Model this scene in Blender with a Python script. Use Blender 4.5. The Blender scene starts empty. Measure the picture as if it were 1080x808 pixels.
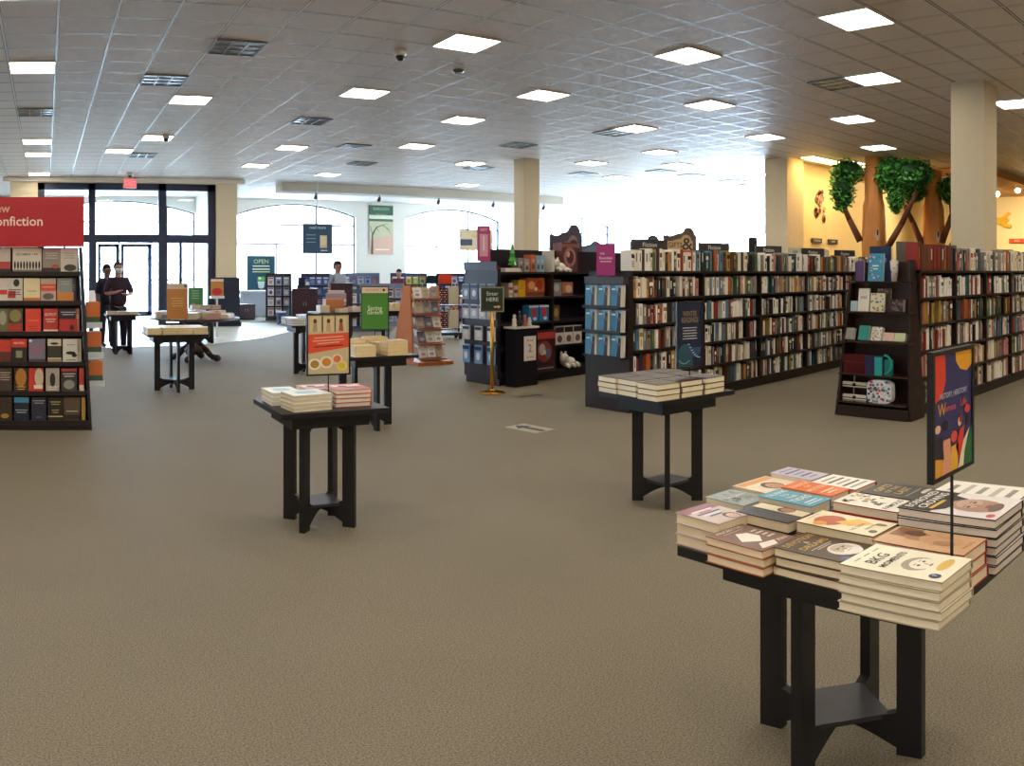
import bpy, math, random
from mathutils import Vector, Matrix
R = random.Random(7)
SC = bpy.context.scene
COL = SC.collection
PI = math.pi
F_PX, HZ, EYE = 835.0, 288.0, 1.56          # pixels per radian, horizon row, eye height
WY, PY, CZ = 28.0, 22.5, 4.3                # outer window wall, entrance portal wall, ceiling height

def lin(h):
    if not isinstance(h, str): return tuple(h)
    h = h.lstrip('#'); o = []
    for i in (0, 2, 4):
        c = int(h[i:i+2], 16) / 255.0
        o.append(c / 12.92 if c <= .04045 else ((c + .055) / 1.055) ** 2.4)
    return tuple(o)

# ---------------------------------------------------------------- materials
def attr_mat(name, rough=.5, metal=0.0, nscale=40, namt=.12, bump=0.0, spec=.5, stretch=None, coat=0):
    m = bpy.data.materials.new(name); m.use_nodes = True
    n = m.node_tree.nodes; l = m.node_tree.links; b = n['Principled BSDF']
    a = n.new('ShaderNodeAttribute'); a.attribute_name = 'Col'
    tc = n.new('ShaderNodeTexCoord'); mp = n.new('ShaderNodeMapping')
    if stretch: mp.inputs['Scale'].default_value = stretch
    l.new(tc.outputs['Object'], mp.inputs[0])
    t = n.new('ShaderNodeTexNoise'); t.inputs['Scale'].default_value = nscale; t.inputs['Detail'].default_value = 3
    l.new(mp.outputs[0], t.inputs['Vector'])
    mr = n.new('ShaderNodeMapRange'); mr.inputs[3].default_value = 1 - namt; mr.inputs[4].default_value = 1 + namt
    l.new(t.outputs[0], mr.inputs[0])
    mx = n.new('ShaderNodeMix'); mx.data_type = 'RGBA'; mx.blend_type = 'MULTIPLY'; mx.inputs[0].default_value = 1
    l.new(a.outputs['Color'], mx.inputs[6]); l.new(mr.outputs[0], mx.inputs[7])
    l.new(mx.outputs[2], b.inputs['Base Color'])
    b.inputs['Roughness'].default_value = rough; b.inputs['Metallic'].default_value = metal
    b.inputs['Specular IOR Level'].default_value = spec
    b.inputs['Coat Weight'].default_value = coat
    if bump:
        bp = n.new('ShaderNodeBump'); bp.inputs['Strength'].default_value = bump; bp.inputs['Distance'].default_value = .01
        l.new(t.outputs[0], bp.inputs['Height']); l.new(bp.outputs[0], b.inputs['Normal'])
    return m

def emis_mat(name, col, s):
    m = bpy.data.materials.new(name); m.use_nodes = True
    b = m.node_tree.nodes['Principled BSDF']
    b.inputs['Base Color'].default_value = (*lin(col), 1)
    b.inputs['Emission Color'].default_value = (*lin(col), 1); b.inputs['Emission Strength'].default_value = s
    return m

M = {
 'paint': attr_mat('satin_paint', .45),
 'paper': attr_mat('coated_paper', .55, namt=.05),
 'cover': attr_mat('book_cover', .35, namt=.06, spec=.4),
 'wood': attr_mat('lacquered_wood', .38, nscale=12, namt=.25, stretch=(1, 1, .12), spec=.45),
 'blackwood': attr_mat('black_stained_wood', .42, nscale=14, namt=.3, stretch=(1, 1, .15), spec=.4),
 'matte': attr_mat('matte_wall_paint', .85, nscale=9, namt=.03, bump=.02),
 'fabric': attr_mat('woven_fabric', .9, nscale=120, namt=.2, bump=.1, spec=.2),
 'metal': attr_mat('brushed_metal', .28, metal=1.0, nscale=60, namt=.1),
 'plastic': attr_mat('clear_plastic', .15, nscale=20, namt=.05),
 'bark': attr_mat('painted_bark', .7, nscale=10, namt=.35, bump=.4, stretch=(1, 1, .15)),
 'leaf': attr_mat('felt_leaves', .8, nscale=9, namt=.45),
 'skin': attr_mat('skin', .55, nscale=30, namt=.05),
 'lamp': emis_mat('ceiling_lamp_diffuser', '#fff4e2', 19.0),
 'lampw': emis_mat('warm_lamp_diffuser', '#ffd58a', 40.0),
 'exit': emis_mat('exit_sign_face', '#ff5a60', 1.2),
}

def carpet_mat():
    m = bpy.data.materials.new('speckled_carpet'); m.use_nodes = True
    n = m.node_tree.nodes; l = m.node_tree.links; b = n['Principled BSDF']
    tc = n.new('ShaderNodeTexCoord')
    v = n.new('ShaderNodeTexNoise'); v.inputs['Scale'].default_value = 150; v.inputs['Detail'].default_value = 4; v.inputs['Roughness'].default_value = .75
    l.new(tc.outputs['Object'], v.inputs['Vector'])
    big = n.new('ShaderNodeTexNoise'); big.inputs['Scale'].default_value = 1.1; big.inputs['Detail'].default_value = 2
    l.new(tc.outputs['Object'], big.inputs['Vector'])
    cr = n.new('ShaderNodeValToRGB')
    cr.color_ramp.elements[0].position = .36; cr.color_ramp.elements[0].color = (*lin('#4c473b'), 1)
    cr.color_ramp.elements[1].position = .64; cr.color_ramp.elements[1].color = (*lin('#968b76'), 1)
    l.new(v.outputs[0], cr.inputs[0])
    mr = n.new('ShaderNodeMapRange'); mr.inputs[3].default_value = .9; mr.inputs[4].default_value = 1.1
    l.new(big.outputs[0], mr.inputs[0])
    mx = n.new('ShaderNodeMix'); mx.data_type = 'RGBA'; mx.blend_type = 'MULTIPLY'; mx.inputs[0].default_value = 1
    l.new(cr.outputs[0], mx.inputs[6]); l.new(mr.outputs[0], mx.inputs[7]); l.new(mx.outputs[2], b.inputs['Base Color'])
    bp = n.new('ShaderNodeBump'); bp.inputs['Strength'].default_value = .35; bp.inputs['Distance'].default_value = .006
    l.new(v.outputs[0], bp.inputs['Height']); l.new(bp.outputs[0], b.inputs['Normal'])
    b.inputs['Roughness'].default_value = .75; b.inputs['Specular IOR Level'].default_value = .35
    return m

def ceiling_mat():
    m = bpy.data.materials.new('acoustic_ceiling_tiles'); m.use_nodes = True
    n = m.node_tree.nodes; l = m.node_tree.links; b = n['Principled BSDF']
    tc = n.new('ShaderNodeTexCoord'); sep = n.new('ShaderNodeSeparateXYZ'); l.new(tc.outputs['Object'], sep.inputs[0])
    def line(axis, off, w):
        a = n.new('ShaderNodeMath'); a.operation = 'SUBTRACT'; a.inputs[1].default_value = off - 60.0
        l.new(sep.outputs[axis], a.inputs[0])
        d = n.new('ShaderNodeMath'); d.operation = 'DIVIDE'; d.inputs[1].default_value = .6; l.new(a.outputs[0], d.inputs[0])
        f = n.new('ShaderNodeMath'); f.operation = 'FRACT'; l.new(d.outputs[0], f.inputs[0])
        s = n.new('ShaderNodeMath'); s.operation = 'SUBTRACT'; s.inputs[1].default_value = .5; l.new(f.outputs[0], s.inputs[0])
        ab = n.new('ShaderNodeMath'); ab.operation = 'ABSOLUTE'; l.new(s.outputs[0], ab.inputs[0])
        g = n.new('ShaderNodeMath'); g.operation = 'GREATER_THAN'; g.inputs[1].default_value = .5 - w; l.new(ab.outputs[0], g.inputs[0])
        return g
    gx = line(0, .13, .020); gy = line(1, 8.17, .012); ex = line(0, .13, .034); ey = line(1, 8.17, .040)
    bar = n.new('ShaderNodeMath'); bar.operation = 'MAXIMUM'; l.new(gx.outputs[0], bar.inputs[0]); l.new(gy.outputs[0], bar.inputs[1])
    edge = n.new('ShaderNodeMath'); edge.operation = 'MAXIMUM'; l.new(ex.outputs[0], edge.inputs[0]); l.new(ey.outputs[0], edge.inputs[1])
    nz = n.new('ShaderNodeTexNoise'); nz.inputs['Scale'].default_value = 45; nz.inputs['Detail'].default_value = 3; l.new(tc.outputs['Object'], nz.inputs['Vector'])
    cr = n.new('ShaderNodeValToRGB')
    cr.color_ramp.elements[0].color = (*lin('#ccc2bd'), 1); cr.color_ramp.elements[1].color = (*lin('#e6dcd6'), 1)
    l.new(nz.outputs[0], cr.inputs[0])
    m1 = n.new('ShaderNodeMix'); m1.data_type = 'RGBA'; l.new(edge.outputs[0], m1.inputs[0]); l.new(cr.outputs[0], m1.inputs[6]); m1.inputs[7].default_value = (*lin('#57504d'), 1)
    m2 = n.new('ShaderNodeMix'); m2.data_type = 'RGBA'; l.new(bar.outputs[0], m2.inputs[0]); l.new(m1.outputs[2], m2.inputs[6]); m2.inputs[7].default_value = (*lin('#dcdad8'), 1)
    l.new(m2.outputs[2], b.inputs['Base Color'])
    mr = n.new('ShaderNodeMapRange'); mr.inputs[3].default_value = .56; mr.inputs[4].default_value = .3; l.new(bar.outputs[0], mr.inputs[0]); l.new(mr.outputs[0], b.inputs['Roughness'])
    bp = n.new('ShaderNodeBump'); bp.inputs['Strength'].default_value = .6; bp.inputs['Distance'].default_value = .01; bp.invert = True
    l.new(edge.outputs[0], bp.inputs['Height']); l.new(bp.outputs[0], b.inputs['Normal'])
    return m

def glass_mat():
    m = bpy.data.materials.new('window_glass'); m.use_nodes = True
    n = m.node_tree.nodes; l = m.node_tree.links; n.remove(n['Principled BSDF'])
    t = n.new('ShaderNodeBsdfTransparent'); t.inputs[0].default_value = (.93, .97, .98, 1)
    g = n.new('ShaderNodeBsdfGlossy'); g.inputs['Roughness'].default_value = .03
    x = n.new('ShaderNodeMixShader'); x.inputs[0].default_value = .07
    l.new(t.outputs[0], x.inputs[1]); l.new(g.outputs[0], x.inputs[2]); l.new(x.outputs[0], n['Material Output'].inputs[0])
    return m

def tile_mat():
    m = bpy.data.materials.new('pale_entry_tile'); m.use_nodes = True
    n = m.node_tree.nodes; l = m.node_tree.links; b = n['Principled BSDF']
    tc = n.new('ShaderNodeTexCoord'); br = n.new('ShaderNodeTexBrick')
    br.inputs['Scale'].default_value = 1; br.offset = 0
    br.inputs['Color1'].default_value = (*lin('#e2dccf'), 1); br.inputs['Color2'].default_value = (*lin('#d8d1c3'), 1)
    br.inputs['Mortar'].default_value = (*lin('#b5ad9f'), 1); br.inputs['Mortar Size'].default_value = .006
    br.inputs['Brick Width'].default_value = .45; br.inputs['Row Height'].default_value = .45
    l.new(tc.outputs['Object'], br.inputs['Vector']); l.new(br.outputs[0], b.inputs['Base Color'])
    b.inputs['Roughness'].default_value = .3
    return m
M['carpet'], M['ceil'], M['glass'], M['tile'] = carpet_mat(), ceiling_mat(), glass_mat(), tile_mat()

# ---------------------------------------------------------------- mesh builder
_tc = {}
def text_mesh(s):
    if s not in _tc:
        cu = bpy.data.curves.new('t', 'FONT'); cu.body = s; cu.size = 1; cu.align_x = 'CENTER'; cu.align_y = 'CENTER'
        cu.offset = .012; cu.resolution_u = 2; cu.space_character = 1.0
        ob = bpy.data.objects.new('t', cu); me = bpy.data.meshes.new_from_object(ob)
        _tc[s] = ([v.co.copy() for v in me.vertices], [tuple(p.vertices) for p in me.polygons])
        bpy.data.objects.remove(ob); bpy.data.curves.remove(cu); bpy.data.meshes.remove(me)
    return _tc[s]

class G:
    def __init__(s, T=None): s.V = []; s.F = []; s.C = []; s.T = T or Matrix()
    def poly(s, pts, col):
        b = len(s.V); s.V += [s.T @ Vector(p) for p in pts]; s.F.append(tuple(range(b, b + len(pts)))); s.C.append(lin(col)); return s
    def extr(s, pts, vec, col, side=None):
        """closed prism: polygon pts extruded along vec"""
        v = Vector(vec); P = [Vector(p) for p in pts]; n = len(P)
        nor = Vector((0, 0, 0))
        for i in range(n): nor += (P[i] - P[0]).cross(P[(i + 1) % n] - P[0])
        if nor.dot(v) > 0: P = P[::-1]
        b = len(s.V); s.V += [s.T @ p for p in P] + [s.T @ (p + v) for p in P]
        c = lin(col); sc = lin(side or col)
        s.F.append(tuple(range(b, b + n))); s.C.append(c)
        s.F.append(tuple(range(b + 2 * n - 1, b + n - 1, -1))); s.C.append(c)
        for i in range(n):
            j = (i + 1) % n; s.F.append((b + i, b + n + i, b + n + j, b + j)); s.C.append(sc)
        return s
    def box(s, x0, x1, y0, y1, z0, z1, col):
        return s.extr([(x0, y0, z0), (x1, y0, z0), (x1, y1, z0), (x0, y1, z0)], (0, 0, z1 - z0), col)
    def cyl(s, p0, p1, r0, r1=None, n=16, col='#888888', cap=True):
        r1 = r0 if r1 is None else r1; p0 = Vector(p0); p1 = Vector(p1); d = (p1 - p0).normalized()
        a = d.orthogonal().normalized(); e = d.cross(a); b = len(s.V); c = lin(col)
        for p, r in ((p0, r0), (p1, r1)):
            for i in range(n):
                t = 2 * PI * i / n; s.V.append(s.T @ (p + a * math.cos(t) * r + e * math.sin(t) * r))
        for i in range(n):
            j = (i + 1) % n; s.F.append((b + i, b + j, b + n + j, b + n + i)); s.C.append(c)
        if cap: s.F.append(tuple(range(b + n - 1, b - 1, -1))); s.F.append(tuple(range(b + n, b + 2 * n))); s.C += [c, c]
        return s
    def lathe(s, prof, cx=0, cy=0, n=24, col='#888888'):
        b = len(s.V); c = lin(col)
        for r, z in prof:
            for i in range(n):
                t = 2 * PI * i / n; s.V.append(s.T @ Vector((cx + r * math.cos(t), cy + r * math.sin(t), z)))
        for k in range(len(prof) - 1):
            for i in range(n):
                j = (i + 1) % n; s.F.append((b + k * n + i, b + k * n + j, b + (k + 1) * n + j, b + (k + 1) * n + i)); s.C.append(c)
        s.F.append(tuple(range(b + n - 1, b - 1, -1))); k = (len(prof) - 1) * n; s.F.append(tuple(range(b + k, b + k + n))); s.C += [c, c]
        return s
    def ball(s, c0, rx, ry=None, rz=None, col='#888888', n=10, m=7, jit=0):
        ry = ry or rx; rz = rz or rx; c0 = Vector(c0); b = len(s.V); c = lin(col)
        s.V.append(s.T @ (c0 + Vector((0, 0, rz))))
        for k in range(1, m):
            for i in range(n):
                t = 2 * PI * i / n; f = PI * k / m; q = 1 + R.uniform(-jit, jit)
                s.V.append(s.T @ (c0 + Vector((rx * math.sin(f) * math.cos(t), ry * math.sin(f) * math.sin(t), rz * math.cos(f))) * q))
        s.V.append(s.T @ (c0 - Vector((0, 0, rz)))); e = len(s.V) - 1
        for i in range(n):
            j = (i + 1) % n; s.F.append((b, b + 1 + i, b + 1 + j)); s.C.append(c)
            for k in range(m - 2):
                s.F.append((b + 1 + k * n + i, b + 1 + (k + 1) * n + i, b + 1 + (k + 1) * n + j, b + 1 + k * n + j)); s.C.append(c)
            s.F.append((e, b + 1 + (m - 2) * n + j, b + 1 + (m - 2) * n + i)); s.C.append(c)
        return s
    def text(s, t, o, ux, uy, size, col, lift=.0012, fit=None):
        """flat lettering in the plane ux/uy, o is its centre"""
        V, Fc = text_mesh(t); ux = Vector(ux).normalized(); uy = Vector(uy).normalized(); nrm = ux.cross(uy)
        if not V: return s
        w = max(v.x for v in V) - min(v.x for v in V); kx = size
        if fit and w * size > fit: kx = fit / w
        b = len(s.V); o = Vector(o) + nrm * lift; c = lin(col)
        s.V += [s.T @ (o + ux * v.x * kx + uy * (v.y - .02) * size) for v in V]
        for f in Fc: s.F.append(tuple(b + i for i in f)); s.C.append(c)
        return s
    def rect(s, o, ux, uy, w, h, col, lift=.0006):
        ux = Vector(ux).normalized(); uy = Vector(uy).normalized(); o = Vector(o) + ux.cross(uy) * lift
        a, b = ux * w / 2, uy * h / 2
        return s.poly([o - a - b, o + a - b, o + a + b, o - a + b], col)
    def disc(s, o, ux, uy, rx, ry, col, lift=.0008, n=14, a0=0, a1=2 * PI):
        ux = Vector(ux).normalized(); uy = Vector(uy).normalized(); o = Vector(o) + ux.cross(uy) * lift
        return s.poly([o + ux * rx * math.cos(a0 + (a1 - a0) * i / n) + uy * ry * math.sin(a0 + (a1 - a0) * i / n) for i in range(n if a1 - a0 > 6.2 else n + 1)], col)
    def build(s, name, mat, parent=None, smooth=False, loc=None, rz=0):
        me = bpy.data.meshes.new(name); me.from_pydata([tuple(v) for v in s.V], [], s.F)
        at = me.color_attributes.new('Col', 'FLOAT_COLOR', 'CORNER'); buf = []
        for f, c in zip(s.F, s.C): buf += [c[0], c[1], c[2], 1.0] * len(f)
        at.data.foreach_set('color', buf)
        if smooth: me.polygons.foreach_set('use_smooth', [True] * len(s.F))
        me.materials.append(M[mat] if isinstance(mat, str) else mat); me.update()
        o = bpy.data.objects.new(name, me); COL.objects.link(o)
        if parent: o.parent = parent
        if loc: o.location = loc
        if rz: o.rotation_euler = (0, 0, rz)
        return o

def tag(o, label=None, cat=None, group=None, kind=None):
    if label: o['label'] = label
    if cat: o['category'] = cat
    if group: o['group'] = group
    if kind: o['kind'] = kind
    return o
def thing(name, label, cat, loc=(0, 0, 0), rz=0, group=None):
    o = bpy.data.objects.new(name, None); o.empty_display_size = .1; COL.objects.link(o)
    o.location = loc; o.rotation_euler = (0, 0, rz); return tag(o, label, cat, group)
def struct(g, name, mat, parent=None):
    o = g.build(name, mat, parent)
    if not parent: o['kind'] = 'structure'
    return o
def B(*a): return G().box(*a)
X, Y, Z = Vector((1, 0, 0)), Vector((0, 1, 0)), Vector((0, 0, 1))

# ================================================================ THE ROOM
CREAM, WHITE, NAVY = '#d9c9ac', '#e8e4da', '#1c2540'
x = struct(B(-14, 24.7, -8, WY, -.1, 0, '#888888'), 'floor', 'carpet')
g = G(); g.extr([(-14, 17.3, .001), (-3, 16.7, .001), (1.25, 16.4, .001), (3.6, 16.9, .001), (5.1, 18.2, .001), (6.3, 19.9, .001), (7.2, 22.0, .001), (7.4, 23.6, .001), (5.6, 24.0, .001), (5.55, WY, .001), (-.9, WY, .001), (-.9, 22.0, .001), (-14, 22.0, .001)], (0, 0, .006), '#dddddd')
struct(g, 'floor', 'tile')
struct(B(-60, 90, WY + .3, 120, -.16, -.06, '#c9c6c0'), 'floor', 'matte')       # paving outside
struct(B(-14, 38, -8, WY + .3, CZ, CZ + .1, '#cccccc'), 'ceiling', 'ceil')
struct(B(-14.2, -14, -8, WY, 0, CZ, '#cfc3ad'), 'wall_left', 'matte')
struct(B(-14.2, 24.9, -8.2, -8, 0, CZ, '#bba98a'), 'wall_back', 'matte')
struct(B(24.5, 24.7, -8, 11.3, 0, CZ, '#ead9a8'), 'wall_right', 'matte')
struct(B(15.6, 38, 11.3, 11.5, 0, CZ, '#e8d6a2'), 'wall_partition', 'matte')
struct(B(38, 38.2, 11.3, WY, 0, CZ, '#dcd2c0'), 'wall_right', 'matte')

def arch_pts(x0, x1, spring, crown, n=14):
    c = (x0 + x1) / 2; hw = (x1 - x0) / 2
    return [(c + hw * (1 - 2 * i / n), spring + (crown - spring) * (1 - (1 - 2 * i / n) ** 2)) for i in range(n + 1)]
# window wall (Y = WY) with arched openings
OPEN = [(-12.5, -8.5), (-7.0, -2.6), (-.2, 5.35), (6.9, 11.57), (13.67, 18.1), (19.5, 24.2), (24.9, 29.8), (30.5, 37)]
SILL = .62
g = G(); xs = -14.0; th = (0, .3, 0)
for i, (a, b) in enumerate(OPEN):
    s0 = 0 if i == 2 else SILL
    g.box(xs, a, WY, WY + .3, 0, CZ, WHITE)
    if s0: g.box(a, b, WY, WY + .3, 0, s0, WHITE)
    ap = arch_pts(a, b, 3.72, 4.15)
    for (xa, za), (xb, zb) in zip(ap, ap[1:]):
        g.extr([(xb, WY, zb), (xa, WY, za), (xa, WY, CZ), (xb, WY, CZ)], th, WHITE)
    xs = b
g.box(xs, 38, WY, WY + .3, 0, CZ, WHITE)
struct(g, 'wall_front', 'matte')
def arch_window(name, a, b, sill, vs, hs, doorfrom=None):
    w = thing(name, None, None, ((a + b) / 2, WY + .12, 0)); w['kind'] = 'structure'; c = (a + b) / 2
    ap = [(p - c, z) for p, z in arch_pts(a, b, 3.72, 4.15)]
    g = G(); t = .05
    for (xa, za), (xb, zb) in zip(ap, ap[1:]):
        g.extr([(xa, 0, za - t), (xb, 0, zb - t), (xb, 0, zb), (xa, 0, za)], (0, .08, 0), NAVY)
    g.box(a - c, a - c + t, 0, .08, sill, 3.75, NAVY); g.box(b - c - t, b - c, 0, .08, sill, 3.75, NAVY)
    g.box(a - c, b - c, 0, .08, sill, sill + t, NAVY)
    for v, z0, z1 in vs: g.box(v - c - .025, v - c + .025, 0, .08, z0, z1, NAVY)
    for z, x0, x1 in hs: g.box(x0 - c, x1 - c, 0, .07, z - .025, z + .025, NAVY)
    g.build('window_frame', 'paint', w)
    G().poly([(p, .04, z) for p, z in ap] + [(a - c, .04, sill), (b - c, .04, sill)], '#ffffff').build('pane', 'glass', w)
for i, (a, b) in enumerate(OPEN):
    if i == 2: continue
    q = (b - a) / 3
    arch_window('window_%d' % (i + 1), a, b, SILL, [(a + q, SILL, 2.63), (b - q, SILL, 4.08)], [(2.63, a, b), (3.35, a + q, b)])
# entrance portal wall (Y = PY)
PF = [(-.22, -.03), (1.24, 1.43), (3.25, 3.48), (4.70, 4.93)]
g = G(); g.box(-1.0, PF[0][0], PY, PY + .35, 0, 4.15, CREAM); g.box(4.93, 5.56, PY, PY + .35, 1.43, 4.15, CREAM)
g.box(-1.0, 5.56, PY, PY + .35, 4.15, CZ, CREAM)
struct(g, 'wall_entrance', 'matte')
struct(G().box(-1.2, 5.75, PY - .14, PY + .4, 4.17, CZ - .01, '#e6ddd0'), 'trim_1', 'matte')
struct(G().box(4.90, 5.62, PY - .06, PY + .39, 0, 1.43, '#151d33').box(4.86, 5.66, PY - .1, PY + .4, 0, .14, '#111829'), 'wall_wainscot', 'blackwood')
g = G().box(-1.0, -.82, PY + .35, WY, 0, CZ, WHITE).box(5.38, 5.56, PY + .35, WY, 0, CZ, WHITE); struct(g, 'wall_vestibule', 'matte')
pw = thing('window_9', None, None, (0, PY + .1, 0)); pw['kind'] = 'structure'
g = G()
for a, b in PF: g.box(a, b, 0, .16, 0, 4.15, NAVY)
g.box(-.22, 4.93, 0, .16, 3.95, 4.15, NAVY); g.box(-.22, 4.93, -.02, .18, 2.43, 2.67, NAVY)
g.box(3.86, 3.95, .02, .12, 0, 2.43, NAVY); g.box(.5, .58, .02, .12, 0, 2.43, NAVY)
g.box(3.48, 4.7, .02, .12, .0, .12, NAVY); g.box(-.03, 1.24, .02, .12, 0, .12, NAVY)
g.build('window_frame', 'paint', pw)
g = G()
for (a, b) in ((-.03, 1.24), (1.43, 3.25), (3.48, 4.7)): g.poly([(a, .08, 2.67), (b, .08, 2.67), (b, .08, 3.95), (a, .08, 3.95)], '#ffffff')
for (a, b) in ((-.03, .5), (.58, 1.24), (3.48, 3.86), (3.95, 4.7)): g.poly([(a, .08, .12), (b, .08, .12), (b, .08, 2.43), (a, .08, 2.43)], '#ffffff')
g.build('pane', 'glass', pw)
# outer doors with sidelights
arch_window('window_3', -.2, 5.35, .08, [(1.8, 0, 2.75), (2.62, 0, 2.75), (3.78, 0, 2.75), (4.35, 0, 2.75), (4.35, 2.75, 4.05)], [(2.75, -.2, 5.35), (3.4, -.2, 5.35), (1.3, 3.8, 5.3), (1.3, -.2, 1.8)])
for k, (a, b) in enumerate(((1.85, 2.6), (2.68, 3.75))):
    d = thing('door_%d' % (k + 1), None, None, ((a + b) / 2, WY + .02, 0)); d['kind'] = 'structure'; h = (b - a) / 2
    g = G().box(-h, -h + .11, 0, .06, .02, 2.6, NAVY).box(h - .11, h, 0, .06, .02, 2.6, NAVY).box(-h, h, 0, .06, 2.48, 2.6, NAVY).box(-h, h, 0, .06, .02, .2, NAVY)
    for z in (1.35, 1.65, 2.05): g.box(-h + .1, h - .1, .01, .05, z, z + .03, NAVY)
    g.build('door_frame', 'paint', d); G().poly([(-h + .1, .03, .2), (h - .1, .03, .2), (h - .1, .03, 2.5), (-h + .1, .03, 2.5)], '#ffffff').build('pane', 'glass', d)
    G().cyl((-h + .16, -.05, .95), (-h + .16, -.05, 1.25), .014, n=8, col='#b8bcc4').cyl((-h + .16, -.05, 1.0), (-h + .16, .01, 1.0), .01, n=6, col='#b8bcc4').cyl((-h + .16, -.05, 1.2), (-h + .16, .01, 1.2), .01, n=6, col='#b8bcc4').build('door_handle', 'metal', d)
# dropped soffit beam in front of the windows
struct(B(7.0, 17.4, 22.7, 23.4, 4.04, CZ, '#b9b2a8'), 'trim_2', 'matte')
# columns
def column(x, y, w, col, nm):
    g = G().box(x - w / 2, x + w / 2, y - w / 2, y + w / 2, 0, CZ, col).box(x - w / 2 - .02, x + w / 2 + .02, y - w / 2 - .02, y + w / 2 + .02, 0, .14, '#2a211c')
    struct(g, nm, 'matte')
column(10.85, 15.6, .44, '#d9c8ad', 'wall_column_1'); column(15.25, 11.3, .66, '#d8c5a0', 'wall_column_2'); column(10.42, 4.38, .5, '#c9bb9f', 'wall_column_3')
# kids corner dropped soffit
struct(G().box(18.6, 24.5, 7.4, 11.3, 4.08, CZ - .01, '#c79a6c'), 'trim_3', 'matte')

# ---------------------------------------------------------------- ceiling fixtures
def snap(px, py):
    d = (CZ - EYE) / math.tan((HZ - py) / F_PX); a = (px - 48) / F_PX
    x, y = d * math.sin(a), d * math.cos(a)
    return .13 + .6 * (math.floor((x - .13) / .6) + .5), 8.17 + .6 * (math.floor((y - 8.17) / .6) + .5)
# cell indices (tiles from the grid origin) of the fixtures seen in the photo
LIT_PX = [(22, 71), (24, -14), (29, 148), (31, 163), (34, 184), (212, 106), (179, 144), (133, 157), (295, 157), (262, 175), (235, 188), (404, 96), (495, 45), (590, 100), (496, 130), (430, 153), (716, 62), (909, 17), (917, 86), (760, 113), (912, 127), (912, 154), (789, 144), (649, 135), (691, 159), (614, 172), (654, 185.5), (725, 174), (746, 189), (766, 199), (800, 183), (497.5, 171), (405, 195), (499, 194), (341, 185), (912, 172), (1064, 107)]
DARK_PX = [(24, 116), (185, 80), (259, 52), (158, 163), (339, 131), (380, 172), (561, 153), (505, 177), (669, 139), (905, 88)]
cells = {}
def where(x, y):
    ax = 'entrance doors' if x < 5.5 else ('shop windows' if y > 12 else 'bookcases')
    return ax
ROWN = ['first', 'second', 'third', 'fourth', 'fifth', 'sixth', 'seventh', 'eighth', 'ninth', 'tenth', 'eleventh', 'twelfth', 'thirteenth', 'fourteenth', 'fifteenth', 'sixteenth', 'seventeenth', 'eighteenth', 'nineteenth', 'twentieth', 'twenty-first', 'twenty-second', 'twenty-third', 'twenty-fourth', 'twenty-fifth', 'twenty-sixth', 'twenty-seventh', 'twenty-eighth', 'twenty-ninth', 'thirtieth', 'thirty-first', 'thirty-second', 'thirty-third', 'thirty-fourth', 'thirty-fifth', 'thirty-sixth', 'thirty-seventh', 'thirty-eighth', 'thirty-ninth', 'fortieth', 'forty-first', 'forty-second', 'forty-third', 'forty-fourth', 'forty-fifth', 'forty-sixth', 'forty-seventh', 'forty-eighth', 'forty-ninth', 'fiftieth']
def light(x, y, lit, label, grp):
    key = (round(x, 2), round(y, 2))
    if key in cells: return
    cells[key] = 1
    t = thing('ceiling_light', label, 'ceiling light', (x, y, CZ), 0, grp)
    g = G(); c = '#d9dadb' if lit else '#7d8794'
    for a in ((-.30, .30, -.30, -.285), (-.30, .30, .285, .30), (-.30, -.285, -.285, .285), (.285, .30, -.285, .285)): g.box(a[0], a[1], a[2], a[3], -.022, -.001, c)
    g.build('frame', 'paint', t)
    if lit: G().box(-.285, .285, -.285, .285, -.014, -.004, '#ffffff').build('diffuser', 'lamp', t)
    else:
        g = G().box(-.285, .285, -.285, .285, -.006, -.002, '#8b95a3')
        for k in range(1, 3): g.box(-.285 + .19 * k - .008, -.285 + .19 * k + .008, -.285, .285, -.02, -.006, '#c3cbd6')
        for k in range(1, 3): g.box(-.285, .285, -.285 + .19 * k - .005, -.285 + .19 * k + .005, -.018, -.006, '#aab4c2')
        g.build('louver', 'plastic', t)
names_used = {}
def uniq(s):
    names_used[s] = names_used.get(s, 0) + 1
    return s
def lightlabel(lit, px, py):
    side = 'above the entrance aisle' if px < 330 else 'above the middle aisle' if px < 640 else 'above the long bookcase' if px < 830 else 'above the end cap bookcase'
    return ('lit' if lit else 'unlit') + ' square ceiling light panel ' + side
seq = {}
for lit, L in ((True, LIT_PX), (False, DARK_PX)):
    for px, py in sorted(L, key=lambda p: p[1]):
        b = lightlabel(lit, px, py); seq[b] = seq.get(b, 0) + 1
        x, y = snap(px, py)
        if 22.1 < y < 23.7 and x < 17.6: continue
        light(x, y, lit, b + ', ' + ROWN[seq[b] - 1] + ' one out from the camera', 'square ceiling light panels')
# the same grid of lamps carries on over the part of the shop behind and beside the camera
for i in range(-6, 12):
    for j in range(-5, 2):
        x = .13 + .6 * (4 * i + .5 - 20) ; y = 8.17 + .6 * (4 * j + .5 - 10)
        a = math.atan2(x, y); d = math.hypot(x, y)
        if -14 < x < 24 and -8 < y < 10:
            px = 48 + a * F_PX; py = HZ - F_PX * math.atan2(CZ - EYE, d)
            if not (-25 < px < 1105 and py > -14): light(x, y, True, 'lit ceiling panel over the part of the shop behind the camera, row %s, %s along' % (ROWN[j + 5], ROWN[i + 6]), 'ceiling lights behind the camera')
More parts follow.
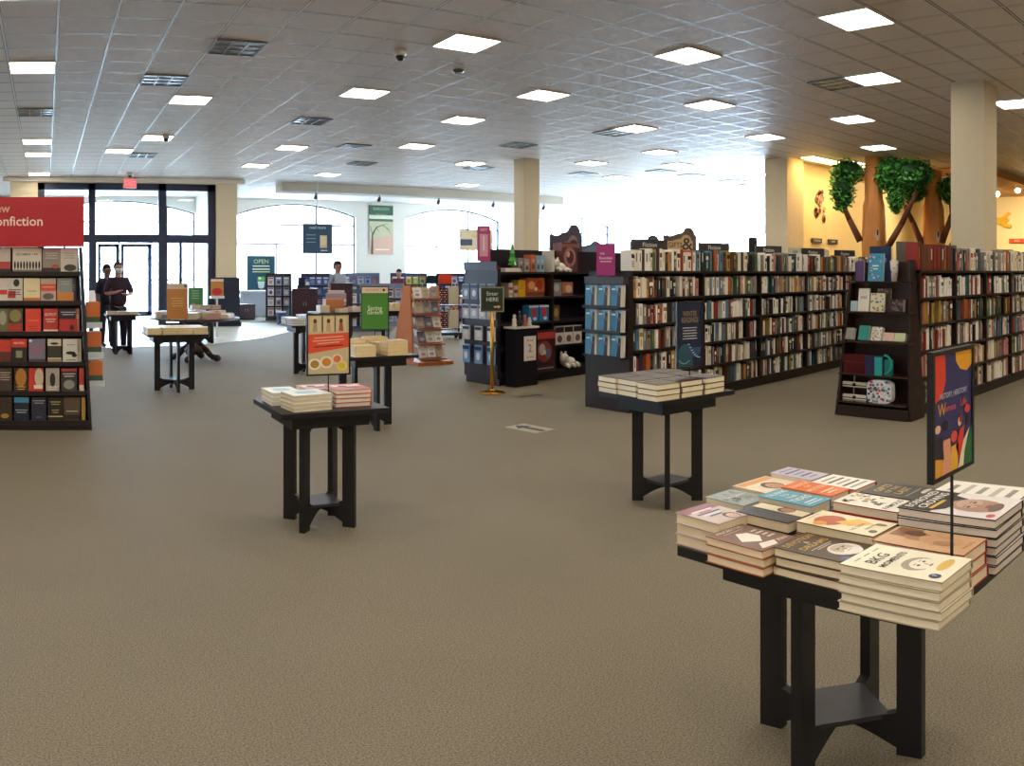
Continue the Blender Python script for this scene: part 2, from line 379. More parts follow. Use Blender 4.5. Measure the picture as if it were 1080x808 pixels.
# long warm louvred strips washing the partition wall
for k, (x, y, n) in enumerate(((15.75, 10.55, 5), (17.1, 10.45, 4))):
    t = thing('louvered_light_strip', ['long warm louvred ceiling strip beside the cream column', 'long warm louvred ceiling strip above the wall ornament'][k], 'ceiling light', (x, y, CZ), 0, 'louvred strips by the yellow wall')
    G().box(-.62, .62, -.2, .2, -.02, -.002, '#b9b0a0').build('frame', 'paint', t)
    G().box(-.6, .6, -.17, .17, -.03, -.0201, '#ffffff').build('diffuser', 'lampw', t)
    g = G()
    for q in range(13): g.box(-.6 + .1 * q - .012, -.6 + .1 * q + .012, -.17, .17, -.06, -.031, '#c8bda6')
    g.build('louver', 'paint', t)
# round grilles, cameras, sprinkler, exit sign
for k, (px, py, lab) in enumerate(((617, 182, 'beside the central column'), (686, 180, 'over the toy shelves'), (719, 185, 'over the long bookcase'), (765, 191, 'further along the long bookcase'), (786, 194, 'close to the cream column'), (370, 152, 'over the middle aisle'))):
    x, y = snap(px, py); t = thing('air_vent', 'dark square air vent in the ceiling ' + lab, 'air vent', (x, y, CZ), 0, 'ceiling air vents')
    G().box(-.3, .3, -.3, .3, -.02, -.001, '#55504e').build('frame', 'paint', t)
    g = G()
    for q in (.22, .14, .06): g.box(-q, q, -q, q, -.021 - .006 * (3 - q / .08), -.0201, '#2c2a2b')
    g.build('louver', 'paint', t)
t = thing('air_vent', 'long dark slot vent in the ceiling beyond the big column', 'air vent', (9.55, 3.1, CZ), 0)
G().box(-.5, .7, -.06, .06, -.015, -.001, '#1b1512').build('frame', 'paint', t)
def dome(px, py, lab):
    d = (CZ - .12 - EYE) / math.tan((HZ - py) / F_PX); a = (px - 48) / F_PX
    t = thing('security_camera', lab, 'security camera', (d * math.sin(a), d * math.cos(a), CZ - .13))
    G().lathe([(.075, .13), (.075, .06), (.06, .045)][::-1], col='#d8d8d8').build('housing', 'plastic', t, True)
    G().lathe([(.01, -.02), (.035, -.01), (.05, .01), (.055, .045)], col='#101014').build('dome', 'plastic', t, True)
dome(422, 62, 'white dome security camera hanging above the middle aisle'); dome(175, 148, 'dome security camera above the entrance aisle'); dome(137, 186.5, 'small dome camera just above the red exit sign')
t = thing('smoke_detector', 'small flat grey detector on the ceiling between two middle lights', 'smoke detector', (5.2, 9.05, CZ - .05))
G().lathe([(.05, 0), (.07, .02), (.07, .05)], col='#7a7674').build('housing', 'plastic', t)
t = thing('exit_sign', 'red and white exit sign under the cornice over the entrance', 'exit sign', (2.38, PY - .25, 3.98))
G().box(-.19, .19, -.03, .03, -.02, .26, '#e9e4e2').build('housing', 'paint', t)
fc = G().box(-.165, .165, -.036, -.031, .0, .24, '#ff6a70').build('face', 'exit', t)
G().text('EXIT', (0, -.038, .12), X, Z, .17, '#fff2f2').build('lettering', 'paint', fc)
# track spotlights along the soffit
for k in range(5):
    xx = 8.2 + k * 2.15
    t = thing('spotlight', 'small dark spotlight under the window soffit, ' + ROWN[k] + ' from the entrance side', 'spotlight', (xx, 23.05, 4.04), 0, 'spotlights under the window soffit')
    G().cyl((0, 0, 0), (0, 0, -.08), .02, n=8, col='#2a2a30').build('stem', 'paint', t); G().cyl((0, 0, -.07), (0, .07, -.17), .05, .06, n=12, col='#23232a').build('lamp_head', 'paint', t)
for k, (x, y, z) in enumerate(((20.9, 9.1, 4.02), (22.2, 8.6, 4.0), (21.5, 7.7, 4.0))):
    t = thing('spotlight', 'bright warm spotlight under the lowered ceiling of the tree corner, ' + ROWN[k] + ' of three', 'spotlight', (x, y, 4.08), 0, 'spotlights in the tree corner')
    G().cyl((0, 0, 0), (0, 0, -.06), .02, n=8, col='#a89a86').build('stem', 'paint', t); lh = G().cyl((0, 0, -.05), (-.1, -.06, -.14), .07, .09, n=14, col='#e8dcc8').build('lamp_head', 'paint', t)
    G().cyl((-.1, -.06, -.141), (-.103, -.062, -.146), .08, .08, n=14).build('bulb', 'lampw', lh)
    ld = bpy.data.lights.new('spot_beam', 'SPOT'); ld.energy = 420; ld.color = (1, .80, .50); ld.spot_size = 2.3; ld.spot_blend = .8; ld.shadow_soft_size = .06
    lo = bpy.data.objects.new('spot_beam', ld); COL.objects.link(lo); lo.location = (x - .11, y - .07, 3.9)
    tgt = Vector(((18.3, 11.3, 2.8), (24.5, 9.6, 2.6), (24.5, 7.6, 2.6))[k]); lo.rotation_euler = (tgt - lo.location).to_track_quat('-Z', 'Y').to_euler()

# ================================================================ DISPLAY TABLES
BLK = '#16161a'
def table(cx, cy, lx, ly, rot, label, R0=.235, name='display_table', H=.765, off=(0, 0)):
    t = thing(name, label, 'table', (cx, cy, 0), 0)
    G().box(-lx / 2, lx / 2, -ly / 2, ly / 2, H - .03, H, BLK).build('tabletop', 'blackwood', t)
    ax, ay = lx / 2 - .09, ly / 2 - .09; g = G()
    g.box(-ax, ax, -ay, -ay + .025, H - .11, H - .0301, BLK).box(-ax, ax, ay - .025, ay, H - .11, H - .0301, BLK)
    g.box(-ax, -ax + .025, -ay + .025, ay - .025, H - .11, H - .0301, BLK).box(ax - .025, ax, -ay + .025, ay - .025, H - .11, H - .0301, BLK)
    g.build('apron', 'blackwood', t)
    for k in range(2):                         # two crossing frames: two flat legs joined by arched rails
        T = Matrix.Translation((off[0], off[1], 0)) @ Matrix.Rotation(rot + k * PI / 2, 4, 'Z'); w = .075; th = .034
        for s in (-1, 1):
            G(T).box(min(s * R0, s * (R0 - w)), max(s * R0, s * (R0 - w)), -th / 2, th / 2, 0, H - .0305, BLK).build('leg', 'blackwood', t)
        r = R0 - w; e = .0305 if k else 0
        for (z0, z1, za, nm) in ((.0, .15, .11, 'stretcher'), (H - .0305, H - .13, H - .09, 'top_rail')):
            if nm == 'stretcher':
                low = [(-r + 2 * r * i / 12, .03 + (.10 - .03) * math.sin(PI * i / 12)) for i in range(13)]
                up = [(r, .17), (r * .55, .135), (-r * .55, .135), (-r, .17)]
                pts = [(a, -th / 2, b + .0) for a, b in low] + [(a, -th / 2, b) for a, b in up]
            else:
                low = [(-r + 2 * r * i / 12, H - .15 + .06 * math.sin(PI * i / 12)) for i in range(13)]
                pts = [(a, -th / 2, b) for a, b in low] + [(r, -th / 2, H - .031), (-r, -th / 2, H - .031)]
            g = G(T)
            # concave outline: build in strips so the arch stays open
            if nm == 'stretcher':
                top = lambda a: .135 if abs(a) < r * .55 else .135 + .035 * (abs(a) - r * .55) / (r * .45)
            else: top = lambda a: H - .031
            for (a, b), (c, d) in zip(low, low[1:]):
                g.extr([(a, -th / 2, b), (c, -th / 2, d), (c, -th / 2, top(c)), (a, -th / 2, top(a))], (0, th, 0), BLK)
            g.build(nm, 'blackwood', t)
    T = Matrix.Translation((off[0], off[1], 0)) @ Matrix.Rotation(rot + PI / 4, 4, 'Z')
    G(T).box(-.115, .115, -.115, .115, .136, .155, '#2a2a30').build('lower_shelf', 'blackwood', t)
    return t

# ---------------------------------------------------------------- lying books
def lying_book(x, y, z, w, l, h, rz, cover, label, art=None, group=None, page='#e9dcc0', spine='+x', hard=True, cat='book', top=None):
    """lies flat: w along local x, l along local y; cover art is drawn by art(g, w, l, z)"""
    t = thing('hardback' if hard else 'paperback', label, cat, (x, y, z), rz, group)
    c = .0025 if hard else .0012
    g = G().box(-w / 2, w / 2, -l / 2, l / 2, 0, c, cover).box(-w / 2, w / 2, -l / 2, l / 2, h - c, h, cover)
    s = {'+x': (w / 2 - c, w / 2, -l / 2, l / 2), '-x': (-w / 2, -w / 2 + c, -l / 2, l / 2), '+y': (-w / 2, w / 2, l / 2 - c, l / 2), '-y': (-w / 2, w / 2, -l / 2, -l / 2 + c)}[spine]
    g.box(*s, c, h - c, cover)
    if top: g.rect((0, 0, h), X, Y, w * .985, l * .99, top, .0003)
    if art: art(g, w, l, h)
    g.build('cover', 'cover', t)
    q = .003 if hard else .0006
    e = [-w / 2 + q, w / 2 - q, -l / 2 + q, l / 2 - q]
    k = {'+x': 1, '-x': 0, '+y': 3, '-y': 2}[spine]; e[k] += (-c if k % 2 else c)
    G().box(*e, c, h - c, page).build('page_block', 'paper', t)
    return t

def stack(n, x, y, z, w, l, h, rz, cover, what, where_, *more, pile=None, **kw):
    return stack_(n, x, y, z, w, l, h, rz, cover, what, where_, pile, *more, **kw)
def stack_(n, x, y, z, w, l, h, rz, cover, what, where_, pile, art=None, group=None, page='#e9dcc0', spine='+x', hard=True, jit=.004, top=None):
    """n separate books; the topmost carries the visible cover"""
    pos = ['topmost'] + [ROWN[k] + ' down' for k in range(1, n - 1)] + ['lowest']
    for k in range(n):
        zz = z + (n - 1 - k) * h
        lying_book(x + R.uniform(-jit, jit), y + R.uniform(-jit, jit), zz, w, l, h - .0006, rz + R.uniform(-.02, .02), cover,
                   ('book %s in the front-table pile topped by the %s' % (pos[k], pile)) if pile and k else (what + ', topping its pile on the front table') if pile else '%s, %s, %s' % (what, pos[k], where_), art if k == 0 else None, group, page, spine, hard, 'book', top)

UP = Z
def A_lines(rows, col, x0=0, wfrac=.7):
    def f(g, w, l, h):
        for (yy, s) in rows: g.rect((x0, yy * l, h), X, Y, w * wfrac, s * l, col)
    return f
def face(g, ox, oy, h, s, skin='#d7a07c', hair='#2a1d18', lift=.0006):
    g.disc((ox, oy + .12 * s, h), X, Y, .58 * s, .72 * s, hair, lift); g.disc((ox, oy, h), X, Y, .42 * s, .58 * s, skin, lift + .0003)
    for q in (-1, 1): g.disc((ox + q * .16 * s, oy + .08 * s, h), X, Y, .07 * s, .035 * s, '#1c1412', lift + .0006, 8)
    g.rect((ox, oy - .07 * s, h), X, Y, .05 * s, .2 * s, '#a87250', lift + .0006); g.disc((ox, oy - .27 * s, h), X, Y, .15 * s, .05 * s, '#9c4a40', lift + .0006, 8)

# art: on every table the reader stands at low x / looks along the long side (local y); covers are drawn in u (reading) / v (up)
def art_frame(f):
    """cover top points to local +x side of the book as it lies; text runs along -y"""
    def k(g, w, l, h):
        T0 = g.T; g.T = T0 @ Matrix(((0, 1, 0, 0), (-1, 0, 0, 0), (0, 0, 1, 0), (0, 0, 0, 1))); f(g, l, w, h); g.T = T0
    return k
def rot_art(f, a):
    def k(g, w, l, h):
        T0 = g.T; g.T = T0 @ Matrix.Rotation(a, 4, 'Z'); 
        if abs(math.sin(a)) > .5: f(g, l, w, h)
        else: f(g, w, l, h)
        g.T = T0
    return k

# ---- foreground table
T1X, T1Y, TH = 1.918, 1.143, .765
table(T1X, T1Y, .665, .805, .12, 'large black front table heaped with many different books', R0=.262, off=(.045, .11))
T1G = 'books on the front display table'
def T_(g, s, u, v, sz, c, h, fit=None, k=.0012): g.text(s, (u, v, h), X, Y, sz, c, k, fit)
def a_bkg(g, w, l, h):     # cream, dark slab lettering above a sketched face
    T_(g, 'BKG', -.01, .068, .040, '#2a2620', h, .1); T_(g, 'MOMENTS', .0, .034, .024, '#3a3630', h, .12)
    for i in range(3): g.rect((-.04 + .04 * i, .103, h), X, Y, .026, .004, '#8f8a78')
    g.disc((.0, -.028, h), X, Y, .045, .036, '#a39c8a'); g.disc((.004, -.038, h), X, Y, .036, .030, '#efe8d2', .0012)
    for q in (-1, 1): g.disc((.004 + q * .014, -.034, h), X, Y, .006, .004, '#2e2a26', .0016, 8); g.rect((.004 + q * .014, -.024, h), X, Y, .014, .002, '#4a4238', .0016)
    g.rect((.006, -.046, h), X, Y, .004, .012, '#a08868', .0016); g.disc((.005, -.058, h), X, Y, .010, .003, '#7a5a4a', .0017, 8); g.disc((.02, -.086, h), X, Y, .04, .014, '#d8b35c', .0009)
    g.disc((-w * .33, -.095, h), X, Y, .014, .014, '#2b3e63', .0014); T_(g, '7', -w * .33, -.095, .016, '#e8eef5', h, k=.0022)
def a_gold(g, w, l, h):    # brown with gold lettering and a white bearded head
    T_(g, 'DEVOTION', 0, .082, .03, '#c9a24e', h, .12); T_(g, '&', 0, .058, .022, '#d9cdb8', h); T_(g, 'DREAMS', 0, .034, .03, '#c9a24e', h, .12); g.rect((0, .012, h), X, Y, .09, .003, '#d9cdb8'); g.rect((0, .003, h), X, Y, .06, .003, '#d9cdb8')
    g.disc((.01, -.05, h), X, Y, .046, .044, '#e4ded6'); g.disc((.01, -.042, h), X, Y, .032, .03, '#c9b7a4', .0011); g.disc((.01, -.076, h), X, Y, .03, .022, '#efeae4', .0013)
    for q in (-1, 1): g.disc((.01 + q * .012, -.038, h), X, Y, .006, .003, '#2e2420', .0017, 8)
    g.rect((.01, -.034, h), X, Y, .052, .0015, '#3b302b', .0018); g.rect((.01, -.05, h), X, Y, .005, .014, '#a88672', .0018); g.rect((.01, -.064, h), X, Y, .02, .003, '#9a6a58', .0018)
    g.disc((-.05, -.09, h), X, Y, .013, .013, '#3b5f9c', .0014)
def a_brown(g, w, l, h):
    T_(g, 'ANCESTOR', .0, .078, .02, '#e9e0da', h, .12); g.rect((0, .062, h), X, Y, .08, .003, '#cbb9b0')
    g.poly([(-.05, -.01, h + .0008), (-.01, -.045, h + .0008), (.022, -.01, h + .0008), (.018, .03, h + .0008), (-.012, .045, h + .0008)], '#efe9e2')
    g.poly([(-.055, -.082, h + .0008), (.0, -.088, h + .0008), (.02, -.06, h + .0008), (-.03, -.05, h + .0008)], '#e8ded6')
    for i in range(4): g.rect((.045, .03 - i * .02, h), X, Y, .022 + .008 * (i % 2), .008, '#d9cbc2')
    T_(g, 'KIN', .04, -.07, .022, '#e9e0da', h)
def a_purple(g, w, l, h):
    g.rect((0, l * .36, h), X, Y, w * .98, l * .27, '#8e4f62'); g.rect((0, -.02, h), X, Y, w * .96, l * .7, '#c9b9b4', .0005)
    for i, (c, s) in enumerate((('#e8e4ea', .08), ('#c2476b', .05), ('#34406f', .09), ('#e6dfe2', .07), ('#33406c', .05))): g.rect((-.005, .04 - i * .014, h), X, Y, s, .009, c, .0012)
    face(g, .02, -.056, h, .04, '#d9b7a2', '#4a2c24', .0012)
def a_grey(g, w, l, h):
    for i in range(34): g.disc((R.uniform(-.4, .4) * w, R.uniform(-.4, .4) * l, h), X, Y, R.uniform(.003, .010), R.uniform(.003, .010), R.choice(['#5d5a55', '#9a958c', '#c9c6bd', '#7b7770']), .0008, 7)
    T_(g, 'DRAWN', 0, .01, .022, '#eceae6', h, k=.0016)
def a_facecream(g, w, l, h):
    g.rect((0, l * .35, h), X, Y, w * .9, l * .2, '#e29a50'); face(g, .0, -.025, h, .06, '#c98d62', '#3d2418', .001); g.rect((0, .02, h), X, Y, .09, .012, '#efe6d6', .0009)
def a_black(g, w, l, h):
    g.rect((.03, 0, h), X, Y, .045, l * .96, '#e2d4b4'); face(g, .034, -.02, h, .04, '#a86b48', '#28180f', .0012)
    for i in range(3): g.rect((-.03 + i * .018, .0, h), X, Y, .005, l * .7, '#2c2c30')
def a_blue(g, w, l, h):
    T_(g, 'TALKING', 0, .066, .03, '#f2ecd8', h, .09); T_(g, 'TO', 0, .036, .024, '#f2ecd8', h); T_(g, 'THE', 0, .008, .024, '#f2ecd8', h); T_(g, 'TIDES', 0, -.024, .034, '#f2ecd8', h, .085); g.rect((0, -.06, h), X, Y, .06, .008, '#dfe8ea'); g.rect((0, -.076, h), X, Y, .07, .006, '#dfe8ea')
def a_orange(g, w, l, h):
    T_(g, 'RANGE', 0, .06, .034, '#f6cf9d', h, .085); T_(g, 'OF', 0, .028, .024, '#f6cf9d', h); T_(g, 'MOTION', 0, -.006, .032, '#f6cf9d', h, .09); g.rect((0, -.045, h), X, Y, .07, .007, '#f8e0c0'); g.rect((0, -.065, h), X, Y, .05, .007, '#f8e0c0')
def a_creamshape(g, w, l, h):
    g.disc((-.005, .05, h), X, Y, .044, .045, '#b9562c', .0008); g.disc((-.042, .058, h), X, Y, .018, .02, '#e89a2d', .0014); g.poly([(-.01, .03, h + .0012), (.045, -.01, h + .0012), (.03, -.07, h + .0012), (-.02, -.02, h + .0012)], '#eebb4d')
    g.rect((.0, .108, h), X, Y, .06, .005, '#cdbfa4', .0014); T_(g, 'THE CODE', -.018, -.045, .016, '#33302a', h, .07); g.disc((.03, -.09, h), X, Y, .01, .018, '#7b6a52', .0012); g.disc((-.03, -.1, h), X, Y, .012, .012, '#4d463b', .0012); T_(g, 'BREAKER', .0, -.075, .012, '#5a5448', h, .06)
def a_tan(g, w, l, h):
    g.rect((.03, .08, h), X, Y, .07, .07, '#8b6242', .0004); g.disc((.01, .035, h), X, Y, .03, .04, '#a97a54', .0008); g.disc((.005, -.03, h), X, Y, .036, .062, '#c79b74', .0012); g.disc((-.012, -.045, h), X, Y, .018, .03, '#b07f58', .0016)
    g.disc((.028, .055, h), X, Y, .02, .03, '#5e3d28', .0014); T_(g, 'FRAGILE', -.0, -.105, .016, '#8a5b3b', h, k=.002)
def a_manface(g, w, l, h):
    g.rect((0, .092, h), X, Y, w * .98, .092, '#1b1715'); T_(g, 'BORROWED', 0, .116, .034, '#f4f0ea', h, .17, .0014); T_(g, 'CROWNS', 0, .082, .036, '#f4f0ea', h, .16, .0014); g.rect((-.03, .056, h), X, Y, .09, .012, '#d8b24a', .0014)
    g.poly([(-.09, .046, h + .0009), (.07, .046, h + .0009), (.05, .0, h + .0009), (-.06, .02, h + .0009)], '#2b2624')
    g.disc((.0, -.045, h), X, Y, .06, .075, '#b08c7c', .0010); g.disc((.01, -.02, h), X, Y, .045, .035, '#c9a594', .0014)
    for q in (-1, 1): g.disc((q * .022, -.03, h), X, Y, .009, .005, '#2c211d', .0019, 8); g.rect((q * .022, -.018, h), X, Y, .022, .003, '#4a3830', .0019)
    g.rect((.0, -.05, h), X, Y, .008, .024, '#9a7666', .0018); g.disc((.0, -.078, h), X, Y, .02, .006, '#8e4c40', .002); g.disc((.0, -.1, h), X, Y, .042, .018, '#6a564e', .0016)
    g.disc((-.075, -.115, h), X, Y, .016, .012, '#c05a50', .0014)
def a_sketch(g, w, l, h):
    for i in range(30): g.disc((R.uniform(-.4, .42) * w, R.uniform(-.15, .42) * l, h), X, Y, R.uniform(.003, .01), R.uniform(.004, .012), R.choice(['#39352f', '#8b8577', '#5b564c', '#c7a34a']), .0008, 6)
    T_(g, 'FAMOUS', 0, -.06, .026, '#2c2a2a', h, .1); T_(g, 'MEN', 0, -.088, .022, '#2c2a2a', h)
def a_gold2(g, w, l, h):
    T_(g, 'GIFTS', 0, .06, .036, '#c9a65a', h, .12); T_(g, 'OF THE', 0, .026, .024, '#c9a65a', h); T_(g, 'LAST', 0, -.01, .036, '#c9a65a', h, .11); g.rect((0, -.045, h), X, Y, .1, .006, '#8a8278'); g.disc((.03, -.075, h), X, Y, .03, .012, '#cfc9c2')
def a_bright(c1, c2):
    def f(g, w, l, h):
        for i in range(5): g.rect((0, l * (.34 - .17 * i), h), X, Y, w * R.uniform(.4, .8), l * .07, c1 if i % 2 else c2, .0008)
    return f
P0 = [  # n, x, y, w, l, h, cover, page, what, where, art, z extra
 (5, 1.56, .82, .165, .25, .0245, '#f0ebd4', '#eadfc6', 'cream hardback with BKG lettering and a sketched face', 'at the near corner', a_bkg),
 (3, 1.655, 1.095, .15, .215, .027, '#4d3a2c', '#e8d9bd', 'brown hardback with gold lettering and a bearded head', 'on the front table edge', a_gold),
 (3, 1.615, 1.305, .145, .19, .026, '#79594d', '#ecd9bd', 'dusty brown book with white figures on its cover', 'at the long table edge', a_brown),
 (3, 1.665, 1.483, .135, .165, .033, '#b9a4a0', '#e6d5b8', 'mauve and white paperback with a small portrait', 'at the far end of the front edge', a_purple),
 (3, 1.855, 1.555, .12, .155, .03, '#8e9b9c', '#dfd2b8', 'grey paperback with a speckled drawing', 'behind the mauve paperbacks', a_grey),
 (3, 2.03, 1.565, .17, .16, .031, '#e6d7bc', '#e9dcc4', 'cream book with orange band and round face', 'at the far left corner', a_facecream),
 (3, 1.775, 1.342, .12, .185, .034, '#17171a', '#dfcfb2', 'black book with a cream strip along its cover', 'in the second row', a_black),
 (3, 1.905, 1.372, .105, .195, .037, '#4f9fbe', '#e6d9bd', 'sky blue book with pale lettering', 'in the middle of the table', a_blue),
 (3, 2.02, 1.383, .105, .19, .038, '#e0692b', '#e9dcc0', 'bright orange book with pale lettering', 'behind the sky blue books', a_orange),
 (3, 1.803, 1.125, .13, .245, .034, '#efe3c0', '#e2d2b0', 'cream hardback with rust and yellow shapes', 'in the middle of the second row', a_creamshape),
 (3, 1.765, .862, .14, .25, .036, '#cfa57e', '#ead9bb', 'tan hardback with a pale sleeping head', 'behind the cream BKG books', a_tan),
 (6, 1.945, .855, .205, .28, .026, '#e5dfe0', '#d9cfc4', 'black and white hardback with a man’s face', 'in the tall pile behind the sign', a_manface),
 (4, 1.965, 1.135, .12, .215, .03, '#eeeade', '#e6d8bf', 'white book with an ink drawing and red edge', 'in the third row', a_sketch),
 (4, 2.125, 1.135, .15, .2, .029, '#2b2521', '#d9cbb2', 'black book with gold capitals', 'at the back edge', a_gold2),
 (3, 2.165, 1.545, .105, .17, .036, '#c6c0d4', '#e6dcca', 'pale book with violet lettering', 'at the far back corner', a_bright('#4b4a7c', '#8a87b4')),
 (3, 2.15, 1.355, .13, .17, .036, '#f1eee6', '#e6dcca', 'white book with thin dark lines', 'along the back edge', a_bright('#3d3a44', '#9a9aa0')),
 (5, 2.17, .88, .16, .27, .027, '#efece4', '#ded6cc', 'plain white hardback with faint grey lettering', 'at the far right corner', a_bright('#b9b4ac', '#8c8a88')),
]
EDGE = {'black and white': ('#1b1715', '+x'), 'dusty brown': ('#a8602c', '+x'), 'tan hardback': ('#9c2f26', '+x'), 'white book': ('#b03028', '+x'), 'cream hardback with rust': ('#6a4a34', '+x'), 'plain white': ('#4a4644', '-x'), 'cream hardback with BKG': ('#a89c84', '+x')}
TOPS = ['cream BKG cover', 'white bearded head', 'dusty brown cover', 'mauve portrait cover', 'speckled grey cover', 'orange-banded face', 'cream-striped black cover', 'sky blue cover', 'bright orange cover', 'rust and yellow shapes', 'pale sleeping head', 'big man’s face', 'small ink drawing', 'gold capitals', 'violet lettering', 'thin dark lines', 'faint grey lettering']
for n_, (n, x, y, w, l, h, cov, pg, what, wh, art) in enumerate(P0):
    ed = [v for k, v in EDGE.items() if what.startswith(k)]
    stack(n, x, y, TH, w, l, h, 0, ed[0][0] if ed else cov, what, wh, art, T1G, pg, ed[0][1] if ed else '+x', True, .004, cov if ed else None, pile=TOPS[n_])

# ---------------------------------------------------------------- sign holders
def easel_sign(x, y, z, w, h, zc, rz, label, draw, group=None, poleh=None, frame='#141214', cat='sign'):
    """framed sheet on a thin pole with a flat foot; draw(g, w, h) paints the sheet facing local -y"""
    t = thing('sign_holder', label, cat, (x, y, z), rz, group)
    G().box(-.012, .012, -.012, .012, 0, .004, '#1a181a').build('base', 'metal', t)
    G().cyl((0, 0, .004), (0, 0, zc - h / 2 - z), .004, n=8, col='#1a181a').build('pole', 'paint', t)
    a, b = w / 2, h / 2; zz = zc - z; e = .010
    g = G().box(-a - e, a + e, -.008, .008, zz - b - e, zz - b, frame).box(-a - e, a + e, -.008, .008, zz + b, zz + b + e, frame).box(-a - e, -a, -.008, .008, zz - b, zz + b, frame).box(a, a + e, -.008, .008, zz - b, zz + b, frame)
    fr = g.build('frame', 'paint', t)
    g = G(Matrix.Translation((0, -.004, zz))).box(-a, a, 0, .008, -b, b, '#20222a'); draw(g, w, h); g.build('poster', 'cover', fr)
    return t
def V(u, v): return (u, 0, v)
def pr(g, u, v, w, h, c, k=1): g.rect(V(u, v), X, Z, w, h, c, .0005 * k)
def pd(g, u, v, a, b, c, k=1, n=16, a0=0, a1=2 * PI): g.disc(V(u, v), X, Z, a, b, c, .0005 * k, n, a0, a1)
def pp(g, pts, c, k=1): g.poly([(u, -.0005 * k, v) for u, v in pts], c)
def pt(g, s, u, v, sz, c, k=3, fit=None): g.text(s, V(u, v), X, Z, sz, c, .0005 * k, fit)

def d_history(g, w, h):
    a, b = w / 2, h / 2
    pr(g, 0, 0, w, h, '#343467')
    pp(g, [(-a, b), (-a * .45, b), (-a * .42, b * .55), (-a * .62, b * .3), (-a, b * .22)], '#d8402c', 2)
    pp(g, [(a, b), (a, b * .74), (a * .72, b * .64), (a * .35, b * .70), (a * .12, b * .84), (a * .1, b)], '#e8a42c', 2)
    pt(g, 'HISTORY, HERSTORY', 0, b * .32, .018, '#b9bad2', fit=w * .72)
    pt(g, 'W', -a * .62, b * .1, .040, '#d89a3c'); pt(g, 'omens', -a * .18, b * .1, .022, '#d2627a', fit=w * .3); pt(g, 'Life', a * .52, b * .12, .026, '#c9503c')
    pp(g, [(-a, -b), (-a, -b * .62), (-a * .6, -b * .72), (-a * .5, -b)], '#e0a030', 2)
    pp(g, [(-a * .95, -b * .68), (-a * .9, -b * .38), (-a * .62, -b * .3), (-a * .5, -b * .74)], '#26222c', 3); pd(g, -a * .82, -b * .2, a * .14, b * .07, '#e8b8a0', 3); pd(g, -a * .45, -b * .18, a * .16, b * .09, '#1c1a26', 3)
    pp(g, [(-a * .6, -b), (-a * .55, -b * .42), (-a * .2, -b * .42), (-a * .1, -b)], '#e9a183', 3)
    pp(g, [(-a * .2, -b), (-a * .15, -b * .58), (a * .25, -b * .55), (a * .2, -b)], '#eeb138', 4); pd(g, 0, -b * .42, a * .17, b * .1, '#d8503c', 4)
    pp(g, [(a * .1, -b * .62), (a * .3, -b * .34), (a * .55, -b * .3), (a * .5, -b * .56), (a * .3, -b * .9)], '#d8392c', 4); pd(g, a * .3, -b * .2, a * .1, b * .08, '#f0c4a4', 4); pd(g, a * .36, -b * .15, a * .09, b * .07, '#7a2a22', 5)
    pp(g, [(a * .2, -b), (a * .5, -b * .55), (a * .85, -b * .36), (a * .6, -b * .7), (a * .5, -b)], '#ece2c4', 5)
    pp(g, [(a * .5, -b), (a * .55, -b * .75), (a, -b * .32), (a, -b)], '#1f6a3c', 5); pd(g, a * .72, -b * .02, a * .16, b * .07, '#d8403c', 5); pd(g, a * .75, -b * .22, a * .1, b * .1, '#221c24', 4)
def d_food(g, w, h):
    a, b = w / 2, h / 2; pr(g, 0, 0, w, h, '#cdbb95')
    pp(g, [(-a, b * .35), (a, b * .4), (a, -.1 * b), (-a, -b * .3)], '#e2553a', 3)
    for u, c in ((-.66, '#b79a78'), (.0, '#c9a57a'), (.62, '#a8604a')):
        pr(g, u * a, b * .7, a * .52, b * .5, '#d8c6a0', 2); pd(g, u * a, b * .8, a * .09, b * .08, '#5b3a2c', 3); pp(g, [(u * a - a * .12, b * .45), (u * a + a * .12, b * .45), (u * a + a * .08, b * .74), (u * a - a * .08, b * .74)], c, 3)
    pr(g, -a * .3, b * .7, a * .05, b * .55, '#2c2a2e', 4); pr(g, a * .32, b * .7, a * .05, b * .55, '#2c2a2e', 4)
    for k, (v, s) in enumerate(((.28, 1.3), (.18, 1.4), (.09, 1.0), (-.02, 1.3))): pp(g, [(-s * a * .55, b * (v - .05) - .004), (s * a * .55, b * v - .004), (s * a * .55, b * v + .002), (-s * a * .55, b * (v - .05) + .002)], '#f2b49c' if k < 3 else '#6a1c18', 5)
    for u, v, r, c, d in ((-.68, -.66, .32, '#efe6d2', '#a9863e'), (-.1, -.6, .34, '#e9e2d4', '#d08a34'), (.42, -.5, .28, '#ead9b6', '#d87a4a'), (.66, -.74, .26, '#e8d77a', '#d9c23c')):
        pd(g, u * a, v * b, r * a, r * b * .62, c, 4); pd(g, u * a, v * b, r * a * .66, r * b * .42, d, 5)
